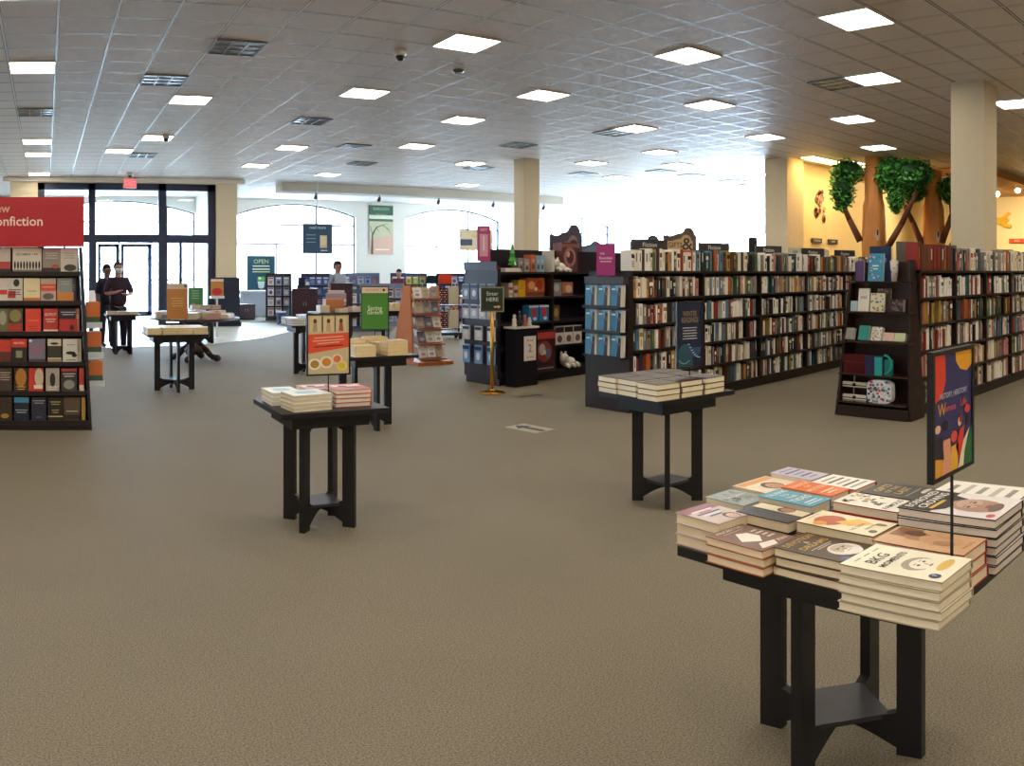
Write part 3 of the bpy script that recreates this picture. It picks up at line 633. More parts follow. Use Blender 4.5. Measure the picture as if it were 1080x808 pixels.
def d_dark(g, w, h):
    a, b = w / 2, h / 2; pr(g, 0, 0, w, h, '#17223c')
    pt(g, 'WINTER', 0, b * .66, .05, '#8d7a52', fit=w * .6); pt(g, 'READINGS', 0, b * .46, .05, '#8d7a52', fit=w * .7)
    for k in range(5): pr(g, 0, b * (.22 - .085 * k), w * (.62 - .06 * (k % 2)), .006, '#b9bcc4', 2)
    pd(g, -a * .4, -b * .62, a * .6, b * .34, '#27505f', 2, a0=0, a1=PI); pp(g, [(-a, -b), (-a, -b * .62), (a * .2, -b * .62), (a * .3, -b)], '#27505f', 2); pd(g, a * .4, -b * .4, a * .55, b * .3, '#2f4a78', 3, a0=PI, a1=2 * PI); 
    for k in range(8): 
        t = k / 7; pr(g, a * (-.1 + .9 * t), -b * (.3 + .42 * math.sin(t * 1.6)), a * .16, .006, '#b7cbd8', 5)
        pr(g, a * (-.9 + .8 * t), -b * (.8 + .1 * math.sin(t * 3)), a * .14, .005, '#8fb2bd', 5)
def d_green(g, w, h):
    a, b = w / 2, h / 2; pr(g, 0, 0, w, h, '#4a8a3c'); pr(g, 0, b * .86, w, h * .14, '#e2cdb0', 2); pt(g, 'EXCLUSIVES', -a * .2, b * .86, .03, '#c58a72', fit=w * .5); pd(g, a * .68, b * .86, a * .1, a * .1, '#2c2a2c', 3)
    pt(g, 'Spring', 0, b * .0, .07, '#d9e8c8', fit=w * .55); pt(g, 'Gardens', 0, -b * .2, .06, '#d9e8c8', fit=w * .6)
easel_sign(1.668, .757, TH + .0, .21, .28, 1.236, 0, 'dark blue framed sign with red, yellow and green figures standing on the front table', d_history, cat='sign')
# ---- second table, left of centre
T2 = (1.62, 4.5)
table(*T2, .66, .60, PI / 4, 'black display table with cookbooks under a food sign')
g2 = 'cookbooks under the food sign'
def a_teal(g, w, l, h): g.disc((0, 0, h), X, Y, w * .3, l * .22, '#8fc9cf'); g.rect((0, l * .3, h), X, Y, w * .6, .02, '#b9dfe2')
def a_redfig(g, w, l, h): g.rect((0, l * .2, h), X, Y, w * .8, l * .3, '#e8d6c8'); g.disc((.02, -.03, h), X, Y, .05, .035, '#7a3d34', .001); g.disc((-.03, .02, h), X, Y, .03, .03, '#3c2a28', .0012); g.rect((0, .08, h), X, Y, .12, .015, '#c0473a', .0012)
stack(3, T2[0] - .2, T2[1] + .12, TH, .19, .24, .026, 0, '#e9ece8', 'white cookbook with a pale teal disc', 'at the table’s back corner', a_teal, g2, '#e6e0d4')
stack(4, T2[0] - .13, T2[1] - .14, TH, .24, .2, .024, .1, '#dfe8e6', 'pale cookbook with a teal cover picture', 'by the near edge', a_teal, g2, '#dcc9a8')
stack(3, T2[0] + .03, T2[1] + .14, TH, .2, .22, .028, 0, '#c98a80', 'rose cookbook', 'at the back edge', a_redfig, g2, '#e6ddcf')
stack(4, T2[0] + .16, T2[1] - .06, TH, .22, .25, .026, -.06, '#c05248', 'red and cream cookbook with dark figures', 'beside the food sign pole', a_redfig, g2, '#e6ddcf')
easel_sign(1.642, 4.40, TH, .25, .35, 1.135, -.08, 'framed food sign with an orange band standing among the cookbooks', d_food)
# ---- table in front of the long bookcase
T4 = (3.74, 3.74)
table(*T4, .68, .60, PI / 4, 'black display table piled with dark-covered hardbacks in front of the long bookcase')
g4 = 'thick hardbacks on the table before the long bookcase'
k = 0
for ix, (dx, wx) in enumerate(((-.25, 'aisle end'), (-.04, 'middle'), (.17, 'bookcase end'))):
    for iy, (dy, wy) in enumerate(((-.2, 'front'), (.02, 'centre'), (.21, 'back'))):
        xx, yy = T4[0] + dx + (.0 if iy else -.02), T4[1] + dy
        stack(3, xx, yy, TH, .2, .185, .036, .03 * (ix - 1), '#3a2620', 'thick brown-covered hardback', '%s of the %s row' % (wx, wy), A_lines([(.22, .03), (0, .07), (-.25, .03)], '#6f5f56'), g4, '#efe2c2', '+x')
easel_sign(3.86, 3.65, TH, .20, .43, 1.145, -.15, 'narrow dark blue framed sign standing among the thick hardbacks', d_dark)
# ---- T3 with green sign
T3 = (3.13, 7.32)
table(*T3, .72, .95, 0.05, 'black display table behind the cookbook table, carrying the green sign', R0=.29)
g3 = 'cream-edged paperbacks on the green sign table'
for ix, wx in ((0, 'near'), (1, 'far')):
    for iy, wy in ((0, 'first'), (1, 'second'), (2, 'third'), (3, 'fourth')):
        stack(4 if (ix + iy) % 2 else 3, T3[0] - .17 + .34 * ix - .02, T3[1] - .36 + .235 * iy, TH, .21, .19, .036, 0, ['#e8dcc0', '#c9a56a', '#b98a5a', '#d9c8a4'][(ix + iy * 2) % 4], ['ivory', 'honey', 'tan', 'beige'][(ix + iy * 2) % 4] + ' paperback', '%s pile of the %s row by the green sign' % (wy, 'closer' if ix == 0 else 'farther'), None, g3, '#e8cf9c', '+x', False)
easel_sign(3.41, 7.72, TH, .28, .45, 1.185, -.35, 'green framed sign with a cream header standing behind the tan paperbacks', d_green)
# ---- T5
T5 = (1.7, 10.35)
table(*T5, .80, .62, 0.05, 'black display table with pale books in front of the round table', R0=.27)
g5 = 'pale paperbacks on the table before the round table'
for ix in range(4):
    for iy in range(2):
        stack(3, T5[0] - .3 + .2 * ix, T5[1] - .16 + .3 * iy, TH, .19, .26, .029, 0, '#efe6cc', 'pale paperback', '%s pile, %s row, before the round table' % (ROWN[ix], ('near', 'far')[iy]), None, g5, '#e9d3a0', '+x', False)
# ---- T6 and T7 by the people
T6 = (1.48, 15.2); table(*T6, .66, .6, PI / 4, 'small black display table in front of the man in a face mask')
for ix in range(3): stack(2, T6[0] - .21 + .21 * ix, T6[1], TH, .19, .26, .03, 0, ['#b98a80', '#d8c6b6', '#a4776a'][ix], ['rosy', 'pale', 'brownish'][ix] + ' paperback', 'on the small table by the masked man', None, 'books on the small table by the masked man', '#e2d6c2', '+x', False)
T7 = (1.25, 19.3); table(*T7, .66, .6, PI / 4, 'small black display table beside the entrance doors')
stack(3, T7[0] - .12, T7[1] - .1, TH, .2, .28, .03, 0, '#f2f2f2', 'white paperback', 'on the table beside the entrance doors', None, 'books on the table beside the doors', '#eeeeee', '+x', False)
t = thing('leaflet_stand', 'small white upright leaflet stand on the table beside the doors', 'leaflet stand', (T7[0] - .08, T7[1] + .1, TH))
G().box(-.13, .13, -.06, .06, 0, .015, '#e8e8ee').build('base', 'plastic', t); G().extr([(-.12, -.03, .015), (.12, -.03, .015), (.12, .05, .36), (-.12, .05, .36)], (0, .012, .003), '#f0f0f4').build('panel', 'paper', t)
# ---- round pedestal table
RT = (2.62, 13.75)
t = thing('round_table', 'large round dark wooden table on a clawed pedestal, covered with piles of books', 'table', (RT[0], RT[1], 0))
G().lathe([(.74, .735), (.80, .745), (.80, .77), (.78, .78)], n=40, col='#2a1c1a').build('tabletop', 'wood', t)
G().lathe([(.15, .12), (.19, .2), (.1, .3), (.085, .42), (.13, .5), (.1, .6), (.26, .70), (.3, .7349)], n=20, col='#30201c').build('pedestal', 'wood', t, True)
for k in range(4):
    T = Matrix.Rotation(PI / 4 + k * PI / 2 + .3, 4, 'Z'); g = G(T)
    pts = [(.08, .3), (.2, .22), (.31, .09), (.38, .07)]
    for (a, b), (c, d) in zip(pts, pts[1:]): g.cyl((a, 0, b), (c, 0, d), .06, .05, 10, '#30201c')
    g.ball((.41, 0, .065), .075, .06, .064, '#3a2622'); g.build('foot', 'wood', t, True)
g8 = 'books heaped on the round table'
nm = ['grey', 'cream', 'rose', 'white', 'slate', 'buff']; cl = ['#8d8f98', '#e2d8c2', '#b98f88', '#ecebe8', '#5d6474', '#cbb79a']
for k in range(15):
    ring = 0 if k < 10 else 1
    a = 2 * PI * (k / 10 if ring == 0 else (k - 10) / 5 + .1); r = .60 if ring == 0 else .26
    side = 'rim' if ring == 0 else 'middle'
    stack(3 if k % 3 else 2, RT[0] + r * math.cos(a), RT[1] + r * math.sin(a), .78, .19, .25, .034, a, cl[k % 6], nm[k % 6] + ' hardback', '%s of the round table, %s pile' % (side, ROWN[k if ring == 0 else k - 10]), None, g8, '#dccbb0')
def board(x, y, z, w, h, rz, label, draw, mount='feet', name='poster_sign', thick=.012, cat='sign', frame=None):
    """upright card; feet = stands on two little blocks"""
    t = thing(name, label, cat, (x, y, z), rz)
    g = G(Matrix.Translation((0, -.006, h / 2 + (.01 if mount == 'feet' else 0)))).box(-w / 2, w / 2, 0, thick, -h / 2, h / 2, '#3a3a40'); draw(g, w, h); g.build('panel', 'cover', t)
    if mount == 'feet': [G().box(s - .015, s + .015, -.05, .06, 0, .0099, '#26262a').build('foot', 'plastic', t) for s in (-w / 2 + .035, w / 2 - .035)]
    if mount == 'rods': G().cyl((0, 0, h), (0, 0, CZ - z), .012, n=8, col='#cfe0ea').build('hanging_rod', 'paint', t)
    if mount == 'wires':
        for s in (-.4, .4): G().cyl((w * s, 0, h), (w * s, 0, CZ - z), .004, n=6, col='#99a0aa').build('hanging_wire', 'metal', t)
    return t
def d_orange(g, w, h):
    pr(g, 0, 0, w, h, '#c98a4c'); pr(g, 0, h * .42, w, h * .16, '#e2cdbc', 2); pd(g, w * .38, h * .42, w * .06, w * .06, '#2e2a2c', 3); pt(g, 'EXCLUSIVES', -w * .08, h * .42, .03, '#c58a72', fit=w * .55)
    for k in range(4): pr(g, 0, h * (.08 - .07 * k), w * (.6 - .1 * (k % 2)), h * .02, '#eac890', 3)
def d_green2(g, w, h):
    pr(g, 0, 0, w, h, '#4b8a5c')
    for k in range(4): pr(g, 0, h * (.34 - .12 * k), w * .5, h * .04, '#a9cfae', 2)
    pd(g, -w * .15, -h * .34, w * .14, h * .1, '#c29a84', 2)
def d_orred(g, w, h): pr(g, 0, 0, w, h, '#c48a4c'); pr(g, 0, h * .42, w, h * .14, '#e8dcd0', 2); pd(g, 0, -h * .25, w * .42, h * .22, '#c0353c', 2)
board(2.18, 12.96, .782, .35, .60, -.16, 'tan cardboard sign with a cream header at the near side of the round table', d_orange)
T9 = (3.5, 17.2); table(*T9, .7, .6, PI / 4, 'small black display table behind the round table')
for ix in range(3): stack(3, T9[0] - .22 + .22 * ix, T9[1] - .1, TH, .2, .27, .03, 0, ['#c9b8a8', '#8a7f84', '#b0655a'][ix], ['beige', 'dusky', 'brick red'][ix] + ' hardback', 'on the small table behind the round table', None, 'books on the table behind the round table', '#e2d6c2')
board(3.33, 17.35, TH, .33, .46, -.18, 'green upright sign with pale lines behind the round table', d_green2)
board(4.02, 17.35 + .9, 1.02, .30, .40, -.2, 'tan and red upright sign on a white stand beside the entrance column', d_orred, 'none')
t = thing('literature_stand', 'white pedestal stand holding the tan and red sign beside the column', 'stand', (4.02, 18.27, 0)); G().lathe([(.18, 0), (.18, .02), (.03, .04)], col='#dfe2ea').build('base', 'paint', t); G().cyl((0, 0, .04), (0, 0, .96), .025, n=10, col='#dfe2ea').build('pole', 'paint', t); G().box(-.16, .16, -.1, .1, .96, 1.019, '#e6e8f0').build('tray', 'paint', t)
# T10 left behind the food sign
T10 = (4.02, 11.6); table(*T10, .78, .62, 0.1, 'black display table half hidden behind the food sign', R0=.27)
for ix in range(3):
    for iy in range(2): stack(4 if ix else 3, T10[0] - .27 + .25 * ix, T10[1] - .15 + .3 * iy, TH, .22, .27, .036, 0, ['#4c4a58', '#e2e0e0', '#6a6070'][ix], ['dark-backed', 'white', 'plum'][ix] + ' hardback', '%s row behind the food sign' % ('near', 'far')[iy], None, 'hardbacks on the table behind the food sign', '#e6e2e0')
# brass stanchion with ENTER HERE sign
t = thing('sign_stanchion', 'brass post with a dark Enter HERE sign standing before the toy shelves', 'sign stand', (5.44, 8.6, 0), -.35)
G().lathe([(.17, 0), (.17, .012), (.13, .03), (.04, .045), (.025, .06)], n=32, col='#c9973e').build('base', 'metal', t, False)
G().cyl((0, 0, .05), (0, 0, 1.06), .024, n=16, col='#b98a3c').build('post', 'metal', t, True)
g = G().box(-.155, .155, -.012, .012, 1.06, 1.38, '#8f8a5e').build('frame', 'paint', t)
g = G(Matrix.Translation((0, -.0135, 1.22))).box(-.14, .14, 0, .0012, -.145, .145, '#26302c'); pr(g, 0, 0, .28, .29, '#27332f'); pt(g, 'Enter', 0, .075, .07, '#cfd6c4', fit=.2); pt(g, 'HERE', 0, 0.0, .07, '#cfd6c4', fit=.2)
pp(g, [(.02, -.085), (.08, -.085), (.08, -.07), (.11, -.095), (.08, -.12), (.08, -.105), (.02, -.105)], '#e2b070', 4); g.build('sign_face', 'cover', t)
# floor arrows
def arrow(x, y, rz, label, s=1.0):
    t = G().poly([(-.22, -.14, .003), (.22, -.14, .003), (.22, .14, .003), (-.22, .14, .003)], '#a99f8c' if s == 1 else '#6e6450')
    t.poly([(-.2, -.035, .0042), (.08, -.035, .0042), (.08, .035, .0042), (-.2, .035, .0042)], '#26262e').poly([(.06, -.1, .0045), (.2, 0, .0045), (.06, .1, .0045)], '#26262e')
    o = t.build('floor_arrow_sticker', 'paper'); o.location = (x, y, 0); o.rotation_euler = (0, 0, rz); tag(o, label, 'floor sticker', 'arrow stickers on the carpet')
arrow(4.50, 6.42, 1.75, 'pale sticker with a dark arrow on the open carpet before the toy shelves'); arrow(5.75, 8.15, .1, 'dark arrow sticker on the carpet close to the toy shelves', .9)

# ================================================================ BOOKCASES
CASE = '#221614'
BOOKS = []     # upright spine-out books: gathered first, then the 300 that show largest are built singly
COLN = [('#e9e0cc', 'cream'), ('#f0eee8', 'white'), ('#1d1c20', 'black'), ('#33302f', 'charcoal'), ('#8a2f29', 'red'), ('#b05a38', 'orange'), ('#b98b52', 'tan'), ('#5f3d2b', 'brown'),
        ('#24525a', 'teal'), ('#26364e', 'navy'), ('#5d7f93', 'slate blue'), ('#4d6e50', 'green'), ('#83914a', 'lime'), ('#b0924a', 'gold'), ('#8a8680', 'grey'), ('#b9807a', 'rose'), ('#62416b', 'purple')]
MIXED = [0, 0, 0, 0, 0, 1, 1, 1, 1, 2, 2, 3, 3, 3, 4, 5, 6, 7, 7, 8, 9, 10, 11, 13, 14, 14, 15, 0, 1, 14]
def bookcase(name, label, cat, ox, oy, ang, nb, bw, dep, boards, htop, endpanel=(True, True), slope=0):
    """runs from local x=0 to nb*bw, front at local y=0, back at y=dep; boards = heights of shelf tops"""
    t = thing(name, label, cat, (ox, oy, 0), ang); L = nb * bw
    G().box(0, L, .02, dep, 0, boards[0] - .03, CASE).build('base', 'wood', t)
    if endpanel[0]: G().box(-.03, 0, 0, dep, 0, boards[-1], CASE).build('end_panel', 'wood', t)
    if endpanel[1]: G().box(L, L + .03, 0, dep, 0, boards[-1], CASE).build('end_panel', 'wood', t)
    G().box(0, L, .30, .32, boards[0], boards[-1] - .03, '#1a1210').build('back_panel', 'wood', t)
    for k in range(1, nb): G().box(k * bw - .02, k * bw + .02, .005, .3, boards[0], boards[-1] - .0301, CASE).build('divider', 'wood', t)
    for i, z in enumerate(boards[:-1]):
        for k in range(nb): G().box(k * bw + .0201, (k + 1) * bw - .0201, .0, .2999, z - .028, z, CASE).build('shelf', 'wood', t)
    G().box(-.03, L + .03, -.005, dep, boards[-1] - .03, boards[-1], CASE).build('top_board', 'wood', t)
    return t
def fill(case, ox, oy, ang, x0, x1, z, hmax, pal, rowname, bayname, tmin=.02, tmax=.068, top=False, hmin=.19, hide=None, start=.0, gap=.08):
    c, s = math.cos(ang), math.sin(ang); x = x0 + start; k = 0
    while x < x1 - .02:
        th = R.uniform(tmin, tmax)
        if x + th > x1 - .005: break
        h = min(hmax, R.uniform(hmin, hmax)); d = R.uniform(.13, .17); ci = R.choice(pal)
        yb = R.uniform(.02, .05)
        BOOKS.append(dict(case=case, x=ox + c * (x + th / 2) - s * (yb + d / 2), y=oy + s * (x + th / 2) + c * (yb + d / 2), z=z, w=th, d=d, h=h, a=ang, ci=ci, band=R.choice([0, 1, 2, 3, 13, 4, 9]), k=k, row=rowname, bay=bayname, hide=hide, st=R.choice([0, 1, 1, 2]), lean=(R.uniform(-.06, .06) if R.random() < 0 else 0)))
        k += 1; x += th + .0025
        if R.random() < .05: x += R.uniform(.3, 1.2) * gap
# --- A: the long bookcase
AX, AY, AA = 5.93, 6.46, .108
AB = [.13, .40, .69, .98, 1.28, 1.585]
AW = 1.33
A = bookcase('long_bookcase', 'long dark five-shelf bookcase full of books with blue books on its end', 'bookcase', AX, AY, AA, 5, AW, .66, AB, 1.6)
RN = ['bottom shelf', 'fifth shelf', 'fourth shelf', 'third shelf', 'second shelf', 'top']
for b in range(5):
    for i, z in enumerate(AB):
        if i < 5: fill('A', AX, AY, AA, b * AW + .03, (b + 1) * AW - .03, z + .001, .245 if i else .24, MIXED, RN[i], b, hmin=.2)
        else: fill('A', AX, AY, AA, b * AW, (b + 1) * AW, z + .001, .27, MIXED, RN[i], b, .03, .075, hmin=.21)
# --- C: bookcase with the stepped gift end
CX, CY, CA, CW = 7.62, 3.82, .0, .95
CB = [.13, .42, .71, 1.0, 1.29, 1.59]
bookcase('gift_end_bookcase', 'dark bookcase running back from the stepped gift display', 'bookcase', CX, CY, CA, 5, CW, .72, CB, 1.6)
palC = {5: [7, 4, 4, 7, 5, 0, 14, 0, 9, 14, 0, 8], 4: [4, 1, 1, 14, 0, 3, 8, 3, 1], 3: [3, 2, 14, 13, 7, 5, 11, 8, 0], 2: [2, 1, 0, 14, 0, 4, 10, 15], 1: [15, 0, 1, 14, 8, 13, 0], 0: [0, 1, 14, 6, 2, 0, 15]}
for b in range(5):
    for i, z in enumerate(CB):
        pal = palC[i] if b else palC[i][:6]
        if i < 5: fill('C', CX, CY, CA, b * CW + .03, (b + 1) * CW - .03, z + .001, .25, pal, RN[i], b, .02, .06, hmin=.2)
        elif b == 0: fill('C', CX, CY, CA, 0, CW, z + .001, .30, [4, 7, 7, 5, 7, 4, 5], RN[i], b, .05, .09, hmin=.27)
        else: fill('C', CX, CY, CA, b * CW, (b + 1) * CW, z + .001, .29, palC[5][4:], RN[i], b, .03, .08, hmin=.22)
# --- bookcases farther back, only their tops show
far = []
for nm, lab, ox, oy, an, nb in (('bookcase', 'dark bookcase in the aisle behind the long bookcase, carrying the carved gifts sign', 9.4, 9.95, .10, 4), ('bookcase', 'dark bookcase before the cream column and yellow wall', 11.5, 9.0, .1, 3), ('bookcase', 'dark bookcase under the painted trees', 12.9, 6.6, .05, 6)):
    bookcase(nm, lab, 'bookcase', ox, oy, an, nb, 1.3, .6, [.13, .42, .71, 1.0, 1.3, 1.62], 1.62)
    for b in range(nb): fill('far', ox, oy, an, b * 1.3, (b + 1) * 1.3, 1.621, .28, MIXED, 'top', b, .03, .08, hmin=.2)
# size in the picture decides which stand alone
def seen(b):
    d = math.hypot(b['x'], b['y']); az = math.atan2(b['x'], b['y']); px = 48 + az * F_PX; py = HZ - F_PX * math.atan2(b['z'] + b['h'] / 2 - EYE, d)
    vis = (b['w'] * abs(math.cos(az + b['a']))) * b['h'] / d ** 2
    if not (0 < px < 1078) or b['case'] == 'far': return 0
    if 977 < px < 1025 and py > 366: return 0                       # behind the front table's sign
    if b['case'] == 'A' and px > 893: return 0
    if b['case'] == 'A' and 640 < px < 760 and py > 386: return 0   # behind the piles of hardbacks
    if b['case'] == 'A' and 711 < px < 742 and py > 318: return 0
    return vis * 1e4
order = sorted(range(len(BOOKS)), key=lambda i: -seen(BOOKS[i])); single = set(order[:300])
def book_geo(g, b, local=True):
    w, d, h = b['w'], b['d'], b['h']; c, n = COLN[b['ci']]; c2 = COLN[b['band']][0]
    g.box(-w / 2, -w / 2 + .0025, -d / 2, d / 2, 0, h, c).box(w / 2 - .0025, w / 2, -d / 2, d / 2, 0, h, c).box(-w / 2 + .0025, w / 2 - .0025, -d / 2, -d / 2 + .003, 0, h, c)
    g.box(-w / 2 + .0025, w / 2 - .0025, -d / 2 + .003, d / 2 - .003, .003, h - .004, '#e4d8c0')
    yy = -d / 2 - .0008
    if b['st'] == 0: c2 = c
    def q(u0, u1, v0, v1, cc): g.poly([(u0, yy, v0), (u1, yy, v0), (u1, yy, v1), (u0, yy, v1)], cc)
    ins = w * .36
    if b['st'] == 1: q(-w / 2 + ins, w / 2 - ins, h * .42, h * .85, c2)
    if b['st'] == 2: q(-w / 2 + .001, w / 2 - .001, h * .6, h * .8, c2); q(-w / 2 + ins, w / 2 - ins, h * .15, h * .5, c2)
SZ = lambda b: ('thin ' if b['w'] < .033 else 'thick ' if b['w'] > .052 else '')
BAY = ['first', 'second', 'third', 'fourth', 'fifth']
mass = G()
for i, b in enumerate(BOOKS):
    T = Matrix.Translation((b['x'], b['y'], b['z'])) @ Matrix.Rotation(b['a'], 4, 'Z') @ Matrix.Rotation(b['lean'], 4, 'Y')
    if i in single:
        g = G(); book_geo(g, b); o = g.build('book', 'cover'); o.matrix_world = T
        cs = 'long bookcase' if b['case'] == 'A' else 'gift-end bookcase'
        row = b['row'] if b['row'] != 'top' else 'top board'
        tag(o, '%s%s book, %s in row, %s, %s bay, %s' % (SZ(b), COLN[b['ci']][1], ROWN[b['k']], row, BAY[b['bay']], cs), 'book', 'books on the long bookcase' if b['case'] == 'A' else 'books on the gift-end bookcase')
    else:
        mass.T = T; book_geo(mass, b)
o = mass.build('shelved_books', 'cover'); tag(o, 'many more small upright books filling the rest of the dark bookcases', 'books', kind='stuff')

# ---- A's end: three acrylic rows of three blue books
def upright_book(x, y, z, w, h, th, rz, cover, label, draw=None, group=None, tilt=.12, page='#e2d6bf', cat='book', nm='display_book'):
    """faces local -y, leaning back"""
    T = Matrix.Translation((0, 0, th * math.sin(tilt) + .0005)) @ Matrix.Rotation(-tilt, 4, 'X')
    t = thing(nm, label, cat, (x, y, z), rz, group)
    g = G(T).box(-w / 2, w / 2, 0, .002, 0, h, cover).box(-w / 2, w / 2, th - .002, th, 0, h, cover).box(-w / 2, -w / 2 + .002, .002, th - .002, 0, h, cover)
    if draw: g.T = T @ Matrix.Translation((0, 0, h / 2)); draw(g, w, h)
    g.build('cover', 'cover', t); G(T).box(-w / 2 + .002, w / 2 - .002, .002, th - .002, .003, h - .003, page).build('page_block', 'paper', t)
    return t
def d_bluebook(g, w, h):
    pr(g, -w * .2, 0, w * .58, h, '#7fb3cf', 1); pp(g, [(-w * .5, -h * .5), (-w * .1, -h * .5), (w * .05, h * .1), (-w * .2, h * .5), (-w * .5, h * .5)], '#3d7fa6', 2)
    pp(g, [(-w * .05, -h * .5), (w * .3, -h * .5), (w * .3, h * .35), (w * .1, h * .42)], '#24283a', 2); pd(g, w * .16, h * .1, w * .08, h * .08, '#7a4a3e', 3); pr(g, -w * .28, h * .3, w * .3, .018, '#d8ecf4', 3); pr(g, w * .4, 0, w * .2, h * .96, '#cdbfa2', 2)
E_T = Matrix.Translation((AX, AY, 0)) @ Matrix.Rotation(AA, 4, 'Z')
def on_A(lx, ly): p = E_T @ Vector((lx, ly, 0)); return p.x, p.y
px_, py_ = on_A(-.03, 0)
t = thing('end_display', 'dark end panel of the long bookcase with three ledges of blue books', 'display panel', (px_, py_, 0), AA)
G().box(-.05, -.001, -.01, .67, 0, 1.49, '#241716').build('panel', 'wood', t)
for z in (.62, .90, 1.18): G().box(-.155, -.051, .03, .61, z - .012, z, '#1c1311').box(-.16, -.155, .03, .61, z - .012, z + .02, '#1c1311').build('ledge', 'wood', t)
G().box(-.14, -.051, .0, .60, 1.44, 1.52, '#3a3338').build('header', 'wood', t)
for i, z in enumerate((.62, .90, 1.18)):
    for k in range(3):
        x, y = on_A(-.145, .12 + .2 * k)
        upright_book(x, y, z + .001, .185, .245, .036, AA - PI / 2, '#8fb9cf', 'blue and white novel, %s across on the %s ledge of the bookcase end' % (['last', 'middle', 'first'][k], ['lowest', 'middle', 'highest'][i]), d_bluebook, 'blue novels on the bookcase end', .05)
x, y = on_A(-.128, .30)
def d_purple(g, w, h): pr(g, 0, 0, w, h, '#a3327f'); pt(g, 'THE', -w * .2, h * .18, .03, '#f2d5ea'); pt(g, 'Essentials', 0, h * .05, .04, '#f2d5ea', fit=w * .7); pr(g, 0, -h * .06, w * .6, .012, '#e3b4d6', 3)
board(x, y, 1.521, .21, .36, AA - PI / 2 + .75, 'magenta upright sign on the near end of the long bookcase', d_purple)
# category plates
def plate(x, y, z, w, h, rz, label, txt, col='#2b2a2c', tc='#cfcac2'):
    t = thing('category_sign', label, 'sign', (x, y, z), rz, 'shelf category signs')
    pn = G().box(-w / 2, w / 2, -.008, .008, .02, h, col).build('panel', 'paint', t); G().box(-w * .3, w * .3, -.03, .03, 0, .0199, col).build('foot', 'paint', t)
    if txt: G().text(txt, (0, -.0085, h * .83), X, Z, h * .2, tc, fit=w * .6).build('lettering', 'paint', pn)
for lx, lab in ((.75, 'first bay'), (2.1, 'second bay'), (3.5, 'third bay'), (4.9, 'fourth bay'), (6.1, 'fifth bay')):
    x, y = on_A(lx, .4); plate(x, y, 1.586, .50, .38, AA - .35, 'dark Fiction plate standing behind the top books of the %s' % lab, 'Fiction')
for k, (x, y) in enumerate(((8.35, 4.35), (9.5, 4.4), (10.6, 4.4), (11.7, 4.4))): plate(x, y, 1.591, .38, .34, -.4, 'grey plate above the gift-end bookcase, %s from its end' % ROWN[k], '', '#5a554d' if k < 2 else '#8a8272')
for k, (x, y, w) in enumerate(((13.3, 9.58, .6), (14.5, 9.70, .6), (12.2, 9.5, .4), (15.15, 9.78, .4))): plate(x, y, 1.621, w, .46 if k < 2 else .34, .1, ['white and green plate by the cream column', 'white and green plate under the first painted tree', 'low dark plate before the cream column', 'low dark plate before the yellow wall'][k], ['SALE', 'SALE', 'Fiction', 'Mystery'][k], '#dcd8c8' if k < 2 else '#2b2a2c', '#4b5a44' if k < 2 else '#cfcac2')
plate(11.75, 9.45, 1.621, .28, .62, .1, 'tall black square plate beside the cream column', '', '#232224')
for k, x in enumerate((16.6, 17.35)):
    t = thing('wall_sign', 'small dark wall plate under the wall ornament, ' + ('near one' if k == 0 else 'far one'), 'sign', (x, 11.28, 2.38), 0, 'wall plates on the yellow wall')
    G().box(-.22, .22, -.02, .018, -.06, .06, '#2e2a26').build('panel', 'paint', t); G().text('BABY' if k else 'TODDLER', (0, -.021, 0), X, Z, .07, '#d6cdb8', fit=.3).build('lettering', 'paint', t)
# carved GIFTS & signs on the case behind
def gifts(x, y, z, w, h, rz, label, c1, c2, txt):
    t = thing('carved_sign', label, 'sign', (x, y, z), rz)
    def tp(u): 
        v = .86 + .035 * math.sin(u * 9 + 1.2) - .5 * max(0, abs(u) - .46)
        return max(v, .82 + math.sqrt(max(0, .04 - (u - .26) ** 2)) * 1.0) if abs(u - .26) < .2 else v
    pts = [(-.5, 0), (.5, 0)] + [(.5 - k / 24, tp(.5 - k / 24)) for k in range(25)]
    G().extr([(u * w, -.015, v * h) for u, v in pts], (0, .05, 0), c1).build('panel', 'paint', t)
    G().extr([(u * w * .84 - .02, -.03, .04 + v * h * .78) for u, v in pts], (0, .012, 0), c2).build('front_panel', 'paint', t)
    if txt: G().text(txt, (-w * .14, -.032, h * .60), X, Z, h * .17, '#3a2c22', fit=w * .42).text('&', (w * .22, -.032, h * .62), X, Z, h * .42, '#3f3026').build('lettering', 'paint', t)
gifts(11.0, 10.66, 1.622, .64, .80, -.75, 'carved tan GIFTS and ampersand sign above the long bookcase', '#5b4a40', '#c5a474', 'GIFTS')
gifts(9.9, 10.47, 1.622, .55, .62, -.7, 'blue-grey carved sign standing behind the first Fiction plate', '#46505e', '#8a8f92', '')
gifts(8.62, 10.55, 1.60, .5, .5, -.6, 'dusky blue carved sign behind the toy shelves', '#5c6a80', '#6a7890', '')

